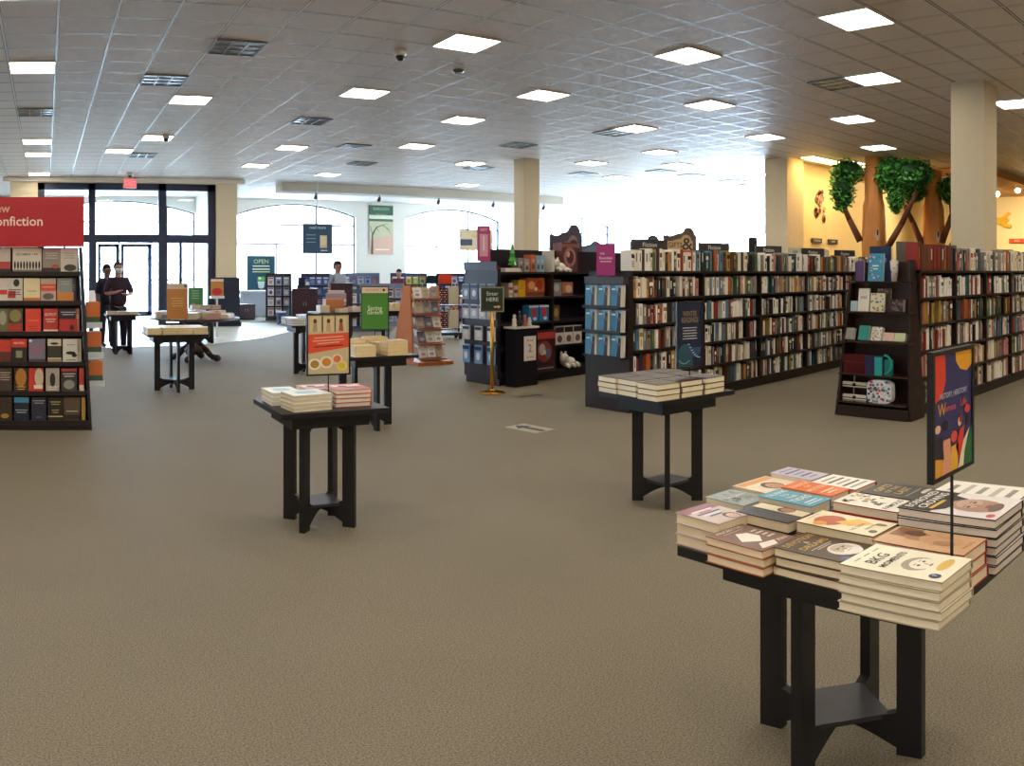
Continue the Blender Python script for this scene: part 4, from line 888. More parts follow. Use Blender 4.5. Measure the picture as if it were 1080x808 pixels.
# ================================================================ C end: stepped gift display
t = thing('gift_display', 'dark stepped end display holding notebooks, bags and pouches', 'display shelf', (0, 0, 0))
YL0, YL1, YR0, YR1 = 4.70, 4.62, 3.76, 3.87
def xf(z): return 7.27 + (7.46 - 7.27) * z / 1.6
g = G().extr([(7.27, YR0, 0), (7.585, YR0, 0), (7.585, YR1, 1.70), (7.46, YR1, 1.70)], (0, .03, 0), '#24130f'); g.build('side_panel', 'wood', t)
g = G().extr([(7.27, YL0 - .03, 0), (7.585, YL0 - .03, 0), (7.585, YL1 - .03, 1.45), (7.44, YL1 - .03, 1.45)], (0, .03, 0), '#24130f'); g.build('side_panel', 'wood', t)
G().extr([(7.50, YR1, .1), (7.52, YR1, 1.68), (7.55, YR1, 1.68), (7.53, YR1, .1)], (0, YL1 - YR1 - .03, 0), '#2a1713').build('back_panel', 'wood', t)
G().box(7.25, 7.585, YR0 + .031, YL0 - .031, 0, .12, '#24130f').build('base', 'wood', t)
SH = [.17, .47, .82, 1.14, 1.47]
for z in SH: G().box(xf(z) - .07, 7.51, YR0 + .05, YL0 - .05, z - .015, z, '#3a2620').build('shelf', 'plastic', t)
FZ = -PI / 2            # items face -x
def gift(nm, y, z, dx, label, cat): return thing(nm, label, cat, (xf(z) + dx, y, z + .001), FZ)
def yy(px, x=7.4): return x / math.tan((px - 48) / F_PX)
def d_plain(c, c2=None, txt=None):
    def f(g, w, h):
        pr(g, 0, 0, w * .98, h * .98, c)
        if c2: pr(g, 0, h * .1, w * .6, h * .12, c2, 2)
    return f
def d_floral(bg, cols, mid=None):
    def f(g, w, h):
        pr(g, 0, 0, w * .98, h * .98, bg); rr = random.Random(int(w * 1000))
        for i in range(26):
            u, v = rr.uniform(-.44, .44) * w, rr.uniform(-.44, .44) * h
            if mid and abs(u) < w * .2 and abs(v) < h * .28: continue
            pd(g, u, v, w * .07, w * .06, rr.choice(cols), 2 + i % 3, 7)
        if mid: pr(g, 0, h * .05, w * .4, h * .05, mid, 6); pr(g, 0, -h * .06, w * .3, h * .04, mid, 6)
    return f
z = SH[4]; GI = 'gifts on the stepped end display'
upright_book(xf(z) - .03, yy(906), z + .001, .1, .22, .02, FZ, '#4a3560', 'purple notebook at the top of the gift display', d_plain('#53396a'), GI, .05)
upright_book(xf(z) - .02, yy(922), z + .001, .19, .30, .03, FZ, '#3f8fae', 'blue floral journal at the top of the gift display', d_floral('#3f8fae', ['#d98aa0', '#e8c4c8', '#2f6f80'], '#d8ecec'), GI, .06)
upright_book(xf(z) + .04, yy(924), z + .001, .27, .38, .03, FZ, '#1d2c4c', 'dark navy boxed journal behind the blue floral journal', d_plain('#1d2c4c', '#6a7fae'), GI, .02)
o = gift('travel_tumbler', yy(941), z, .0, 'white patterned travel tumbler at the top of the gift display', 'tumbler')
g = G().lathe([(.03, 0), (.045, .2), (.045, .205)], col='#e6dcd8')
for i in range(14): a = i * 2.4; zz = .02 + .012 * i; r = .031 + .015 * zz / .2; g.ball((r * math.cos(a), r * math.sin(a), zz), .008, .008, .008, ['#b84a5c', '#3d4c70', '#c9867c'][i % 3], 6, 4)
g.build('cup', 'plastic', o, True); G().lathe([(.047, .2051), (.048, .22), (.02, .226)], col='#d8d4ce').build('lid', 'plastic', o)
z = SH[3]
upright_book(xf(z) + .02, yy(899), z + .001, .09, .11, .02, FZ, '#9fb8c8', 'small pale blue pad on the second gift shelf', d_plain('#a9c3d2'), GI)
upright_book(xf(z), yy(910), z + .001, .14, .25, .02, FZ, '#ded8ce', 'white magnetic pad on the second gift shelf', d_plain('#e2ddd4', '#b9b2a8'), GI)
upright_book(xf(z) - .02, yy(925.5), z + .001, .17, .2, .025, FZ, '#d6cdb0', 'cream notebook with flowers on the second gift shelf', d_floral('#d8d0b4', ['#7a8a5c', '#b0705c', '#5c6a80']), GI)
upright_book(xf(z) + .04, yy(929), z + .001, .17, .25, .025, FZ, '#4a3c3a', 'dusky notebook behind the cream flowered notebook', d_floral('#4a3f3c', ['#8a7a70', '#9a6a62']), GI)
upright_book(xf(z) + .02, yy(944), z + .001, .16, .13, .06, FZ, '#33262a', 'small dark patterned box on the second gift shelf', d_floral('#33282a', ['#7a6a6a', '#6a4a50']), GI)
z = SH[2]
for k, (px, w, h, c, cn) in enumerate(((898, .1, .13, '#8d8a84', 'grey metallic card set'), (912.5, .13, .16, '#2f8f88', 'teal card box'), (926, .13, .15, '#c3c0b8', 'pale grey lettered card box'), (938, .14, .09, '#d9b7a6', 'pale pink card box'), (950, .13, .09, '#c9d0a8', 'pale green card box'))):
    upright_book(xf(z) - .02 + .02 * (k > 2), yy(px), z + .001, w, h, .05, FZ, c, cn + ' on the third gift shelf', d_floral(c, ['#efe9dc', '#8a5c50'], None) if k in (2,) else d_plain(c), GI, .3)
z = SH[1]
o = gift('lunch_case', yy(906), z, .02, 'dark red zipped case on the fourth gift shelf', 'bag')
G().box(-.15, .15, -.03, .09, 0, .2, '#4e1518').build('body', 'fabric', o); G().box(-.15, .15, -.034, -.03, .12, .127, '#8a5a50').build('zip', 'metal', o)
o = gift('lunch_bag', yy(933.5), z, -.03, 'purple bag with teal end and handle on the fourth gift shelf', 'bag')
G().box(-.16, .06, -.05, .09, 0, .2, '#2c2a4a').box(-.04, .05, -.053, -.0501, 0, .2, '#2f9a94').build('body', 'fabric', o)
g = G()
for i in range(10): a0, a1 = PI * i / 10 - PI / 2, PI * (i + 1) / 10 - PI / 2; g.cyl((.06 + .09 * math.cos(a0), -.02, .118 + .1 * math.sin(a0)), (.06 + .09 * math.cos(a1), -.02, .118 + .1 * math.sin(a1)), .012, n=8, col='#2a9088')
g.build('handle', 'fabric', o); G().box(.061, .13, -.02, .05, .0, .17, '#2a7f7c').build('side_pocket', 'fabric', o)
z = SH[0]
for k, zz in enumerate((.14, .0)):
    o = thing('pencil_case', ['white and black pencil case hanging on the lowest gift shelf', 'flat white and black pencil case lying on the lowest gift shelf'][k], 'pencil case', (xf(z) + .05, yy(904), z + .001 + zz), FZ)
    G().box(-.15, .15, 0, .04, 0, .055, '#d8d3c8').box(-.15, .15, -.002, -.0005, .016, .026, '#1c1a1c').box(-.02, .02, -.004, -.0021, .01, .045, '#1c1a1c').build('body', 'fabric', o)
    if k == 0: G().cyl((0, .02, .055), (0, .02, .12), .003, n=6, col='#888').build('hook', 'metal', o) if False else G().cyl((0, .02, .055), (0, .02, .12), .003, n=6, col='#8a8a8a').build('hook', 'metal', o)
o = gift('floral_pouch', yy(934), z, -.0, 'white pouch with pink and blue flowers on the lowest gift shelf', 'pouch')
g = G(); P = []
for i in range(24):
    a = 2 * PI * i / 24; ex = abs(math.cos(a)) ** .5 * (1 if math.cos(a) > 0 else -1); ez = abs(math.sin(a)) ** .5 * (1 if math.sin(a) > 0 else -1); P.append((.15 * ex, -.03, .125 + .125 * ez))
g.extr(P, (0, .08, 0), '#cfd6da'); rr = random.Random(3)
for i in range(60): u, v = rr.uniform(-.13, .13), rr.uniform(.015, .235); g.disc((u, -.03, v), X, Z, .017, .015, rr.choice(['#c05a6c', '#3f6f96', '#7fb0be', '#e8e4e0', '#b03a4c', '#46566a']), .0006 + .0003 * (i % 5), 7)
g.build('body', 'fabric', o)

# ================================================================ B: New Nonfiction display
BX0, BX1, BY = -1.25, .455, 7.80
BBD = [.16, .385, .665, .955, 1.265, 1.56]
BBD = [.085, .375, .665, .965, 1.27, 1.56]
t = thing('nonfiction_display', 'tall dark display case with face-out books under the red header', 'display case', (0, BY, 0))
for xx, dx in ((BX0, 0), (BX1 - .03, -.085)):
    g = G(Matrix(((1, 0, dx / 1.82, 0), (0, 1, 0, 0), (0, 0, 1, 0), (0, 0, 0, 1)))); g.extr([(xx, -.06, 0), (xx, .4, 0), (xx, .4, 1.82), (xx, .12, 1.82)], (.03, 0, 0), '#191015').build('side_panel', 'wood', t)
G().extr([(BX0 + .03, .3, 0), (BX1 - .03, .3, 0), (BX1 - .12, .3, 1.82), (BX0 + .03, .3, 1.82)], (0, .02, 0), '#161014').build('back_panel', 'wood', t); G().box(BX0 + .031, BX1 - .031, -.055, .29, 0, .055, '#191015').build('base', 'wood', t)
for z in BBD:
    o_ = BX1 - .033 - .047 * z; G().box(BX0 + .031, o_, -.05 + .1 * z, .299, z - .03, z, '#1a1116').box(BX0 + .031, o_, -.055 + .1 * z, -.05 + .1 * z, z - .03, z + .015, '#241a1e').build('shelf', 'wood', t)
t = thing('header_sign', 'large red New Nonfiction header board above the display case', 'sign', (0, BY + .1, 1.822), -.02)
g = G().box(BX0 - .1, .385, 0, .03, 0, .50, '#b72634'); 
g.text('New', (-.475, 0, .385), X, Z, .12, '#d9b49a').text('Nonfiction', (-.315, 0, .255), X, Z, .135, '#f4ddd0'); g.build('panel', 'cover', t)
for xx in (BX0 + .2, .2): G().box(xx - .01, xx + .01, .0301, .045, -.0, .4, '#8a8a90').build('bracket', 'metal', t)
def cov(base, *bits):
    """bits: ('b', v, h, col) band, ('t', v, size, col, text) lettering, ('o', u, v, rx, ry, col) blob, ('r', u, v, w, h, col)"""
    def f(g, w, h):
        pr(g, 0, 0, w, h, base)
        for k, b in enumerate(bits):
            if b[0] == 'b': pr(g, 0, b[1] * h, w, b[2] * h, b[3], 2 + k)
            if b[0] == 't': pt(g, b[4], 0, b[1] * h, b[2] * h, b[3], 3 + k, fit=w * .8)
            if b[0] == 'l': 
                for q in range(b[4] if len(b) > 4 else 1): pr(g, 0, (b[1] - q * .1) * h, w * b[2] * (1 - .2 * (q % 2)), h * .035, b[3], 3 + k)
            if b[0] == 'o': pd(g, b[1] * w, b[2] * h, b[3] * w, b[4] * h, b[5], 2 + k)
            if b[0] == 'r': pr(g, b[1] * w, b[2] * h, b[3] * w, b[4] * h, b[5], 2 + k)
    return f
BR = [  # rows from the top: (px centre, px width, colour, description, art)
 [(4, 14, '#c9bdb4', 'grey and red', cov('#c9bdb4', ('b', -.2, .3, '#b03a34'), ('b', -.42, .16, '#2a2830'))), (28.5, 32, '#d6cfc4', 'wide pale cover with a row of black figures', cov('#d9d2c6', ('t', .25, .13, '#5a5450', 'DECEMBER 1941'), ('b', -.44, .12, '#7a746c'), *[('o', -.42 + .105 * i, -.2, .035, .17, '#2a2a30') for i in range(9)])), (54.5, 20, '#8d8078', 'grey-brown', cov('#97897f', ('l', .3, .7, '#c9bdb2', 3), ('b', -.4, .2, '#3a3434'), ('o', .2, -.25, .2, .08, '#b0523c'))), (78, 19, '#c9beb4', 'pale with a dark car', cov('#cdc3b9', ('l', .3, .6, '#a89c92', 3), ('o', .05, -.3, .36, .14, '#3a3a36')))],
 [(3, 9, '#c9503a', 'red and white', cov('#d8ccc4', ('b', -.1, .2, '#c8402c'))), (15.5, 17, '#c9c0b8', 'white, black and red', cov('#cfc7be', ('o', .1, .3, .2, .16, '#2c2a30'), ('r', -.2, -.2, .5, .3, '#b83a30'), ('l', -.0, .8, '#2c2a30', 3))), (33.5, 18, '#e2d2a4', 'cream and amber', cov('#e4d6ac', ('l', -.05, .6, '#a89a72', 1), ('b', -.42, .16, '#c8742c'))), (51, 17, '#c8644c', 'coral banded', cov('#b9a496', ('b', .1, .3, '#d8523c'), ('l', .12, .8, '#e8b49c', 1), ('o', 0, -.28, .36, .14, '#6a5a58'))), (69, 18, '#8f9490', 'grey-green and orange', cov('#87908e', ('l', .35, .6, '#b9b4a4', 2), ('b', -.3, .4, '#c8803c'))), (81, 5, '#3a3440', 'dark slim', cov('#34303c', ('l', .2, .5, '#8a6a5a', 3)))],
 [(4, 14, '#6e6a4c', 'olive', cov('#6e6a4c', ('o', -.1, .1, .3, .3, '#9a9a84'))), (16, 16, '#8a6a44', 'helmeted soldier', cov('#5c4a34', ('o', .0, .2, .42, .26, '#8a8450'), ('b', -.32, .36, '#a83a2c'))), (35, 17, '#d8402c', 'bright red', cov('#dc4630', ('l', .0, .7, '#e8785c', 1), ('l', -.25, .6, '#b8301f', 2))), (53.5, 16, '#c03a28', 'red with bold white title', cov('#b8382a', ('t', .25, .16, '#f0e2d4', 'OUTPOST'), ('l', .05, .7, '#e8c4b0', 2), ('b', -.42, .06, '#e8d8c8'))), (72, 20, '#8a2c28', 'dark and red', cov('#2c2430', ('l', .35, .8, '#b0aab0', 2), ('b', -.2, .5, '#b8302a'), ('o', .2, -.3, .12, .12, '#3a1a1c'))), (84.5, 5, '#a86a4a', 'brown slim', cov('#a8694a', ('l', .2, .5, '#e0c0a0', 2)))],
 [(4, 15, '#c83a2c', 'red and brown', cov('#5c2a24', ('b', .2, .5, '#c83a2c'))), (20, 17, '#b83028', 'red over black', cov('#2a2024', ('b', .32, .36, '#cf3a2e'), ('t', .32, .12, '#f0c8b8', 'MAKERS'), ('r', 0, -.15, .4, .3, '#8a8a6a'))), (39, 18, '#7a7086', 'mauve-grey', cov('#7c7288', ('l', .15, .7, '#b05a6a', 3), ('o', -.4, .42, .1, .06, '#d8d8e0'), ('b', -.42, .14, '#4a4456'))), (57.5, 15, '#6e6250', 'landscape', cov('#c9c2b0', ('b', -.05, .5, '#39362f'), ('o', 0, .3, .3, .05, '#2c2a28'), ('b', -.42, .14, '#9a8a6a'))), (75, 18, '#d0cbc0', 'pale with a black bird', cov('#d2cec4', ('l', .25, .5, '#8a8680', 1), ('o', -.02, -.1, .3, .07, '#1c1c20'), ('o', .2, -.2, .16, .08, '#1c1c20'), ('l', -.4, .6, '#6a6a6a', 1))), (86.5, 5, '#b8a890', 'beige slim', cov('#b0a28c'))],
 [(5, 15, '#4a3c38', 'brown lettered', cov('#45372f', ('l', .3, .8, '#b9a898', 4))), (22, 15, '#a86a2c', 'golden brown', cov('#3a2a24', ('o', 0, .1, .4, .4, '#b0762e'), ('l', -.3, .7, '#d8a850', 2))), (38, 16, '#c83a2c', 'red and cream', cov('#c23a2c', ('o', .2, .1, .3, .4, '#c9bca4'), ('r', .15, -.3, .6, .16, '#e2d8c0'))), (55.5, 15, '#9a9088', 'grey portrait', cov('#a89e94', ('o', 0, -.0, .2, .3, '#2c2830'), ('l', -.3, .8, '#e0d8cc', 2))), (73, 17, '#4c4448', 'dark with a red strip', cov('#3c363a', ('b', .42, .1, '#b83038'), ('l', .25, .8, '#c9c4c0', 2), ('o', 0, -.2, .36, .2, '#8a8a84'))), (89, 6, '#b03a38', 'red slim', cov('#b83c3c', ('b', -.35, .25, '#d8c8a8')))],
 [(5, 15, '#3e3226', 'dark brown', cov('#3a2e24', ('o', 0, -.3, .3, .1, '#a8823c'))), (22.5, 16, '#1e2a3c', 'navy with a blue top', cov('#1c2434', ('b', .38, .22, '#3a8ab0'), ('l', -.05, .8, '#a8b0b8', 2))), (41, 16, '#2c2c3c', 'midnight', cov('#292a3c', ('l', .35, .8, '#a0a0a8', 2), ('l', -.35, .4, '#6a6a78', 1))), (58.5, 16, '#2c2824', 'black and gold', cov('#25221f', ('l', .3, .7, '#b0a070', 2), ('l', -.05, .5, '#b0a070', 2), ('b', -.32, .05, '#c9b478'))), (76, 18, '#5c4c3c', 'brown with a pale strip', cov('#55463a', ('l', -.1, .7, '#c9bca8', 1), ('b', -.35, .2, '#2c2420'))), (91, 5, '#a8823c', 'gold slim', cov('#a8843e'))],
]
for i, row in enumerate(BR):
    z = BBD[5 - i]; yb = BY - .035 + .1 * z
    for (pc, pw, c, desc, art) in row:
        xx = (yb) * math.tan((pc - 48) / F_PX) - (.026 if pw < 8 else 0); w = pw / F_PX * 7.9 * (.8 if pw < 8 else .96); xx = min(xx, .412 - .048 * (z + .26) - w / 2)
        upright_book(xx, yb + .02 , z + .001, w, .235 if i else .245, .03, 0, c, '%s book, %s shelf under the red header' % (desc, ['top', 'second', 'third', 'fourth', 'fifth', 'lowest'][i]), art, 'face-out books under the red header', .1)
    # books off the left edge of view are left out
for k, (z0) in enumerate((1.02, .72, .43)):
    x0 = .475 + .014 * k
    o = upright_book(x0 + .0, BY + .1, z0, .14, .25, .12, 0, '#c06a3a', 'orange and green book in the %s clear pocket on the case side' % ['upper', 'middle', 'lower'][k], cov('#c46c3c', ('b', -.3, .4, '#3e5a48')), 'orange and green books on the case side', .0)
    p = thing('acrylic_pocket', 'clear plastic pocket on the side of the red-headed case, %s of three' % ['upper', 'middle', 'lower'][k], 'book holder', (x0 + .006, BY + .1, z0 - .012), 0, 'plastic pockets on the case side')
    G().box(-.072, .085, -.012, .14, 0, .01, '#c8d0d8').box(-.072, .085, -.012, -.009, .01, .06, '#c8d0d8').build('tray', 'plastic', p)

# ================================================================ D: toy shelves
DX, DY, DA = 5.90, 9.10, .17
TD = Matrix.Translation((DX, DY, 0)) @ Matrix.Rotation(DA, 4, 'Z')
def on_D(lx, ly): p = TD @ Vector((lx, ly, 0)); return p.x, p.y
t = thing('toy_bookcase', 'dark toy shelves with hanging goods on their end, beside the brass sign post', 'shelving unit', (DX, DY, 0), DA)
DBD = [.14, .50, .86, 1.22, 1.575]
G().box(0, 3.2, .02, .70, 0, .11, CASE).build('base', 'wood', t)
G().box(0, 3.2, .4401, .70, 1.31, 1.34, CASE).build('rear_ledge', 'wood', t)
G().box(-.03, 0, 0, .70, 0, 1.62, '#2a2026').build('end_panel', 'wood', t)
G().box(3.2, 3.23, 0, .70, 0, 1.62, CASE).build('end_panel', 'wood', t)
G().box(0, 3.2, .40, .44, .11, 1.90, '#1d1622').build('back_panel', 'wood', t)
G().box(1.02, 1.06, .005, .40, .11, 1.56, CASE).build('divider', 'wood', t)
G().box(2.1, 2.14, .005, .40, .11, 1.56, CASE).build('divider', 'wood', t)
for z in DBD:
    for a, b in ((0, 1.019), (1.061, 2.099), (2.141, 3.2)): G().box(a, b, -.01, .399, z - .03, z, '#231a20').build('shelf', 'wood', t)
DI = 'goods on the toy shelves'
def ditem(nm, lx, z, label, cat, ly=.12, rz=0): x, y = on_D(lx, ly); return thing(nm, label, cat, (x, y, z + .001), DA + rz, DI)
def boxed(lx, z, w, h, d, col, label, draw=None, ly=.12, nm='toy_box', cat='box', rz=0):
    o = ditem(nm, lx, z, label, cat, ly, rz); g = G().box(-w / 2, w / 2, 0, d, 0, h, col)
    if draw: g.T = Matrix.Translation((0, 0, h / 2)); draw(g, w, h)
    g.build('carton', 'cover', o); return o
z = DBD[4]
o = ditem('gift_tray', .28, z, 'white tray under the green bottle tree on the top toy shelf', 'tray', .05); G().box(-.15, .15, 0, .14, 0, .05, '#d8d0be').box(-.13, .13, .02, .12, .051, .055, '#b9b0a0').build('tray', 'paper', o)
o = thing('toy_tree', 'bright green cone-shaped toy tree on a white tray', 'toy', (*on_D(.33, .12), z + .058), DA, DI)
g = G()
for k in range(5): g.cyl((0, 0, .04 + .055 * k), (0, 0, .11 + .055 * k), .07 - .011 * k, .03 - .004 * k, 12, ['#2f8a3c', '#63b04a'][k % 2])
g.build('cone', 'plastic', o); G().cyl((0, 0, 0), (0, 0, .04), .02, n=8, col='#7a4a2c').build('trunk', 'plastic', o); G().ball((0, 0, .33), .018, col='#e8d890').build('star', 'plastic', o)
o = ditem('toy_car', .06, z, 'small red toy beside the green toy tree', 'toy', .15); G().extr([(-.06, 0, .015), (.06, 0, .015), (.06, 0, .05), (.03, 0, .08), (-.03, 0, .08), (-.06, 0, .05)], (0, .06, 0), '#b83030').build('body', 'plastic', o)
for sx in (-.035, .035): G().cyl((sx, -.004, .016), (sx, .064, .016), .016, n=10, col='#222').build('wheel', 'plastic', o) if False else G().cyl((sx, -.004, .016), (sx, .064, .016), .016, n=10, col='#222222').build('wheel', 'plastic', o)
for k, (lx, w, h, c, cn) in enumerate(((.50, .10, .2, '#8d8684', 'grey'), (.62, .1, .19, '#a09590', 'pale grey'), (.745, .1, .25, '#c2683c', 'orange'), (.85, .08, .24, '#7fa6bc', 'light blue'), (.935, .08, .24, '#8fb0c0', 'blue-grey'))): boxed(lx, z, w, h, .15, c, cn + ' boxed game on the top toy shelf', cov(c, ('l', .2, .6, '#e0d8d0', 2), ('o', 0, -.2, .3, .16, '#5a4a48')), nm='boxed_game')
z = DBD[3]
for k, (lx, w, h, c, cn, art) in enumerate(((.30, .07, .2, '#d8c8c0', 'white and red', cov('#d8d0c8', ('b', .1, .2, '#b83a30'), ('b', -.3, .2, '#d8a03c'))), (.40, .07, .16, '#c8b8a8', 'cream and brown', cov('#c8b8a8', ('b', 0, .3, '#6a4a3c'))), (.52, .14, .24, '#e0a82c', 'bright yellow', cov('#e0a82c', ('l', .2, .6, '#9a6a1c', 3))), (.80, .36, .27, '#c8622c', 'wide orange', cov('#c4642c', ('o', -.25, .1, .18, .22, '#e0a070'), ('o', .2, .1, .2, .24, '#a83a28'), ('b', -.36, .2, '#7a4a3c'), ('o', 0, -.1, .1, .1, '#e8d0a8'))))): boxed(lx, z, w, h, .16, c, cn + ' toy box on the second toy shelf', art)
z = DBD[1]
for k, lx in enumerate((.62, .83)): boxed(lx, z + .10, .19, .26, .14, '#2c6a96', 'blue and red action toy box, %s of two side by side' % ('near one', 'far one')[k], cov('#2c6a96', ('o', 0, .05, .25, .3, '#b0343a'), ('b', .42, .1, '#d8d0c8'), ('o', .1, -.3, .2, .1, '#c8d8e0')), ly=.04) if False else boxed(lx, DBD[2] - .14 + .14, .19, .24, .14, '#2c6a96', 'blue and red action toy box, %s of two side by side' % ('near one', 'far one')[k], cov('#2c6a96', ('o', 0, .05, .25, .3, '#b0343a'), ('b', .42, .1, '#d8d0c8'), ('o', .1, -.3, .2, .1, '#c8d8e0')), ly=-.02)
boxed(.72, DBD[0] + .0, .46, .60, .10, '#3a1c22', 'large dark red poster box with a robot figure at the foot of the toy shelves', cov('#3c2026', ('b', .38, .16, '#b04038'), ('o', 0, 0, .34, .26, '#8a3a34'), ('o', -.1, .05, .14, .14, '#b8a8a0'), ('o', .15, -.05, .12, .12, '#5a6a80'), ('l', -.4, .8, '#8a7a78', 1), ('r', 0, -.02, .12, .1, '#d8c8b8')), ly=-.13)
# second bay
z = DBD[4]
boxed(1.09, z, .05, .32, .2, '#d8cfc4', 'pale upright board book between the two toy bays', None, .05, 'board_book', 'book')
boxed(1.62, z, .36, .45, .12, '#6a3c3c', 'tall dark red boxed set on the top toy shelf under the big carved sign', cov('#5e3a3c', ('o', 0, .0, .38, .34, '#a87068'), ('o', .02, .0, .22, .22, '#4a3040'), ('b', .4, .12, '#8a5c50'), ('o', -.1, .1, .1, .1, '#d0a890')), ly=.2)
def plush(lx, z, label, s=1.0, ly=.1):
    o = ditem('plush_toy', lx, z, label, 'plush toy', ly); c = '#ddd5cc'
    G().ball((0, 0, .07 * s), .12 * s, .08 * s, .07 * s, c, 12, 8, .05).build('body', 'fabric', o, True); G().ball((-.1 * s, -.03, .13 * s), .065 * s, .06 * s, .06 * s, c, 10, 7, .04).build('head', 'fabric', o, True)
    for q in (-1, 1): G().ball((-.1 * s + q * .04 * s, -.02, .19 * s), .02 * s, .015 * s, .03 * s, '#cfc4ba').build('ear', 'fabric', o, True)
    for q in (-.09, .02, .1): G().cyl((q * s, -.05, .05 * s), (q * s, -.14, .022 * s), .03 * s, .026 * s, 8, c).build('leg', 'fabric', o, True)
    for q in (-1, 1): G().ball((-.1 * s + q * .022, -.03 - .06 * s, .145 * s), .007, col='#1a1414').build('eye', 'plastic', o)
plush(1.28, DBD[4], 'white plush animal lying on the top toy shelf'); plush(1.42, DBD[0], 'white plush animal on the lowest toy shelf', 1.15, .06)
z = DBD[3]
boxed(1.24, z, .2, .24, .15, '#8d8a88', 'grey jigsaw box on the second shelf of the second toy bay', cov('#8f8b88', ('o', 0, 0, .3, .25, '#c8c0b8'), ('b', .4, .12, '#4a4448')))
boxed(1.48, z, .24, .2, .15, '#b8684c', 'rust coloured game box on the second shelf of the second toy bay', cov('#b8705a', ('o', .1, 0, .3, .3, '#e0c0a0'), ('b', -.4, .16, '#5a3a34')))
boxed(1.23, DBD[2], .15, .22, .13, '#7a5a3c', 'small brown game box in the middle of the second toy bay', cov('#7a5c40', ('o', 0, 0, .3, .3, '#b89a60')))
for k, lx in enumerate((1.2, 1.4, 1.6)): boxed(lx, DBD[1], .18, .27, .12, '#d0c8c0', 'black and white game box, %s of three on the fourth toy shelf' % ROWN[k], cov('#d4ccc4', ('b', .3, .3, '#2a2428'), ('o', 0, -.2, .3, .2, '#6a4a48')), ly=.02)
# small black stand in front of the first bay with a price sheet
x, y = on_D(.26, -.14)
t = thing('counter_stand', 'black waist-high stand before the toy shelves with a white price sheet', 'stand', (x, y, 0), DA)
G().box(-.21, .21, -.1, .1, 0, .80, '#15121a').build('body', 'fabric', t); G().box(-.23, .23, -.12, .12, .80, .825, '#cdc6bc').build('top', 'paint', t)
g = G(Matrix.Translation((.06, -.104, .52))).box(-.115, .115, 0, .002, -.17, .17, '#e6ddd4'); pt(g, 'SPECIAL', 0, .11, .035, '#c0392c', fit=.16); pt(g, '2', 0, -.0, .15, '#b06a5a'); pr(g, 0, -.12, .14, .01, '#c98a80', 3); g.build('price_sheet', 'paper', t)
for k, (dx, c, h, cn) in enumerate(((-.14, '#d8d0c8', .17, 'white'), (-.04, '#3a3038', .22, 'black'), (.06, '#a05a50', .16, 'rust'), (.15, '#d0c8c0', .12, 'pale'))):
    x2, y2 = on_D(.26 + dx, -.14)
    o = thing('figurine', cn + ' small figurine on the black stand before the toy shelves', 'figurine', (x2, y2, .826), DA, 'figurines on the black stand')
    G().lathe([(.035, 0), (.04, h * .1), (.025, h * .35), (.032, h * .6), (.015, h * .72)], n=12, col=c).build('body', 'plastic', o, True); G().ball((0, 0, h * .83), .025, .025, h * .17, c).build('head', 'plastic', o, True)
# end face: header, pegs with packs
x, y = on_D(-.035, 0)
t = thing('peg_panel', 'dark pegboard end of the toy shelves', 'display panel', (x, y, 0), DA)
G().box(-.03, -.001, 0, .70, .1, 1.62, '#241d2a').box(-.05, -.0301, 0, .70, 1.60, 1.72, '#3b3a46').build('panel', 'wood', t)
for k in range(7): G().box(-.036, -.0301, .02, .68, .3 + .18 * k, .305 + .18 * k, '#3a3340').build('slat', 'paint', t)
pk = [(1.30, .22, 4, '#6a7896', 'slate blue'), (1.02, .2, 4, '#b8bcc8', 'pale grey'), (.72, .2, 3, '#c8ccd4', 'white'), (.42, .26, 3, '#6f9ad0', 'sky blue')]
for r, (z, h, n, c, cn) in enumerate(pk):
    for k in range(n):
        x, y = on_D(-.095, .09 + .53 * k / (n - 1))
        o = thing('hanging_pack', '%s hanging pack, %s along the %s peg row, toy shelf end' % (cn, ROWN[k], ROWN[r]), 'package', (x, y, z), DA - PI / 2, 'packs hanging on the toy shelf end')
        g = G().box(-.075, .075, -.012, .012, -h * .5, h * .5, c); g.T = Matrix.Translation((0, -.012, 0)); pr(g, 0, h * .32, .14, h * .2, '#2c3048', 2); pd(g, 0, -h * .1, .04, h * .22, '#e6e8ee' if r % 2 else '#d8dce8', 2); g.build('card', 'cover', o)
        G().cyl((0, .012, h * .44), (0, .019, h * .44), .003, n=6, col='#aaaaaa').build('peg', 'metal', o)
x, y = on_D(.06, .12)
def d_pink(g, w, h): pr(g, 0, 0, w, h, '#b8487c'); pr(g, 0, -h * .05, w * .62, h * .62, '#dca4bc', 2); pt(g, 'GIFT', 0, h * .38, .05, '#f0d0de', fit=w * .6); pr(g, 0, 0, w * .12, h * .4, '#f0dce4', 3)
board(*on_D(-.06, .29), 1.722, .19, .50, DA - .5, 'pink upright sign on the near corner of the toy shelves', d_pink, 'none')
gifts(*on_D(1.95, .58), 1.341, .66, .98, DA - .12, 'large dusky carved sign with an ampersand above the toy shelves', '#4c4658', '#8a6e70', 'TOYS')

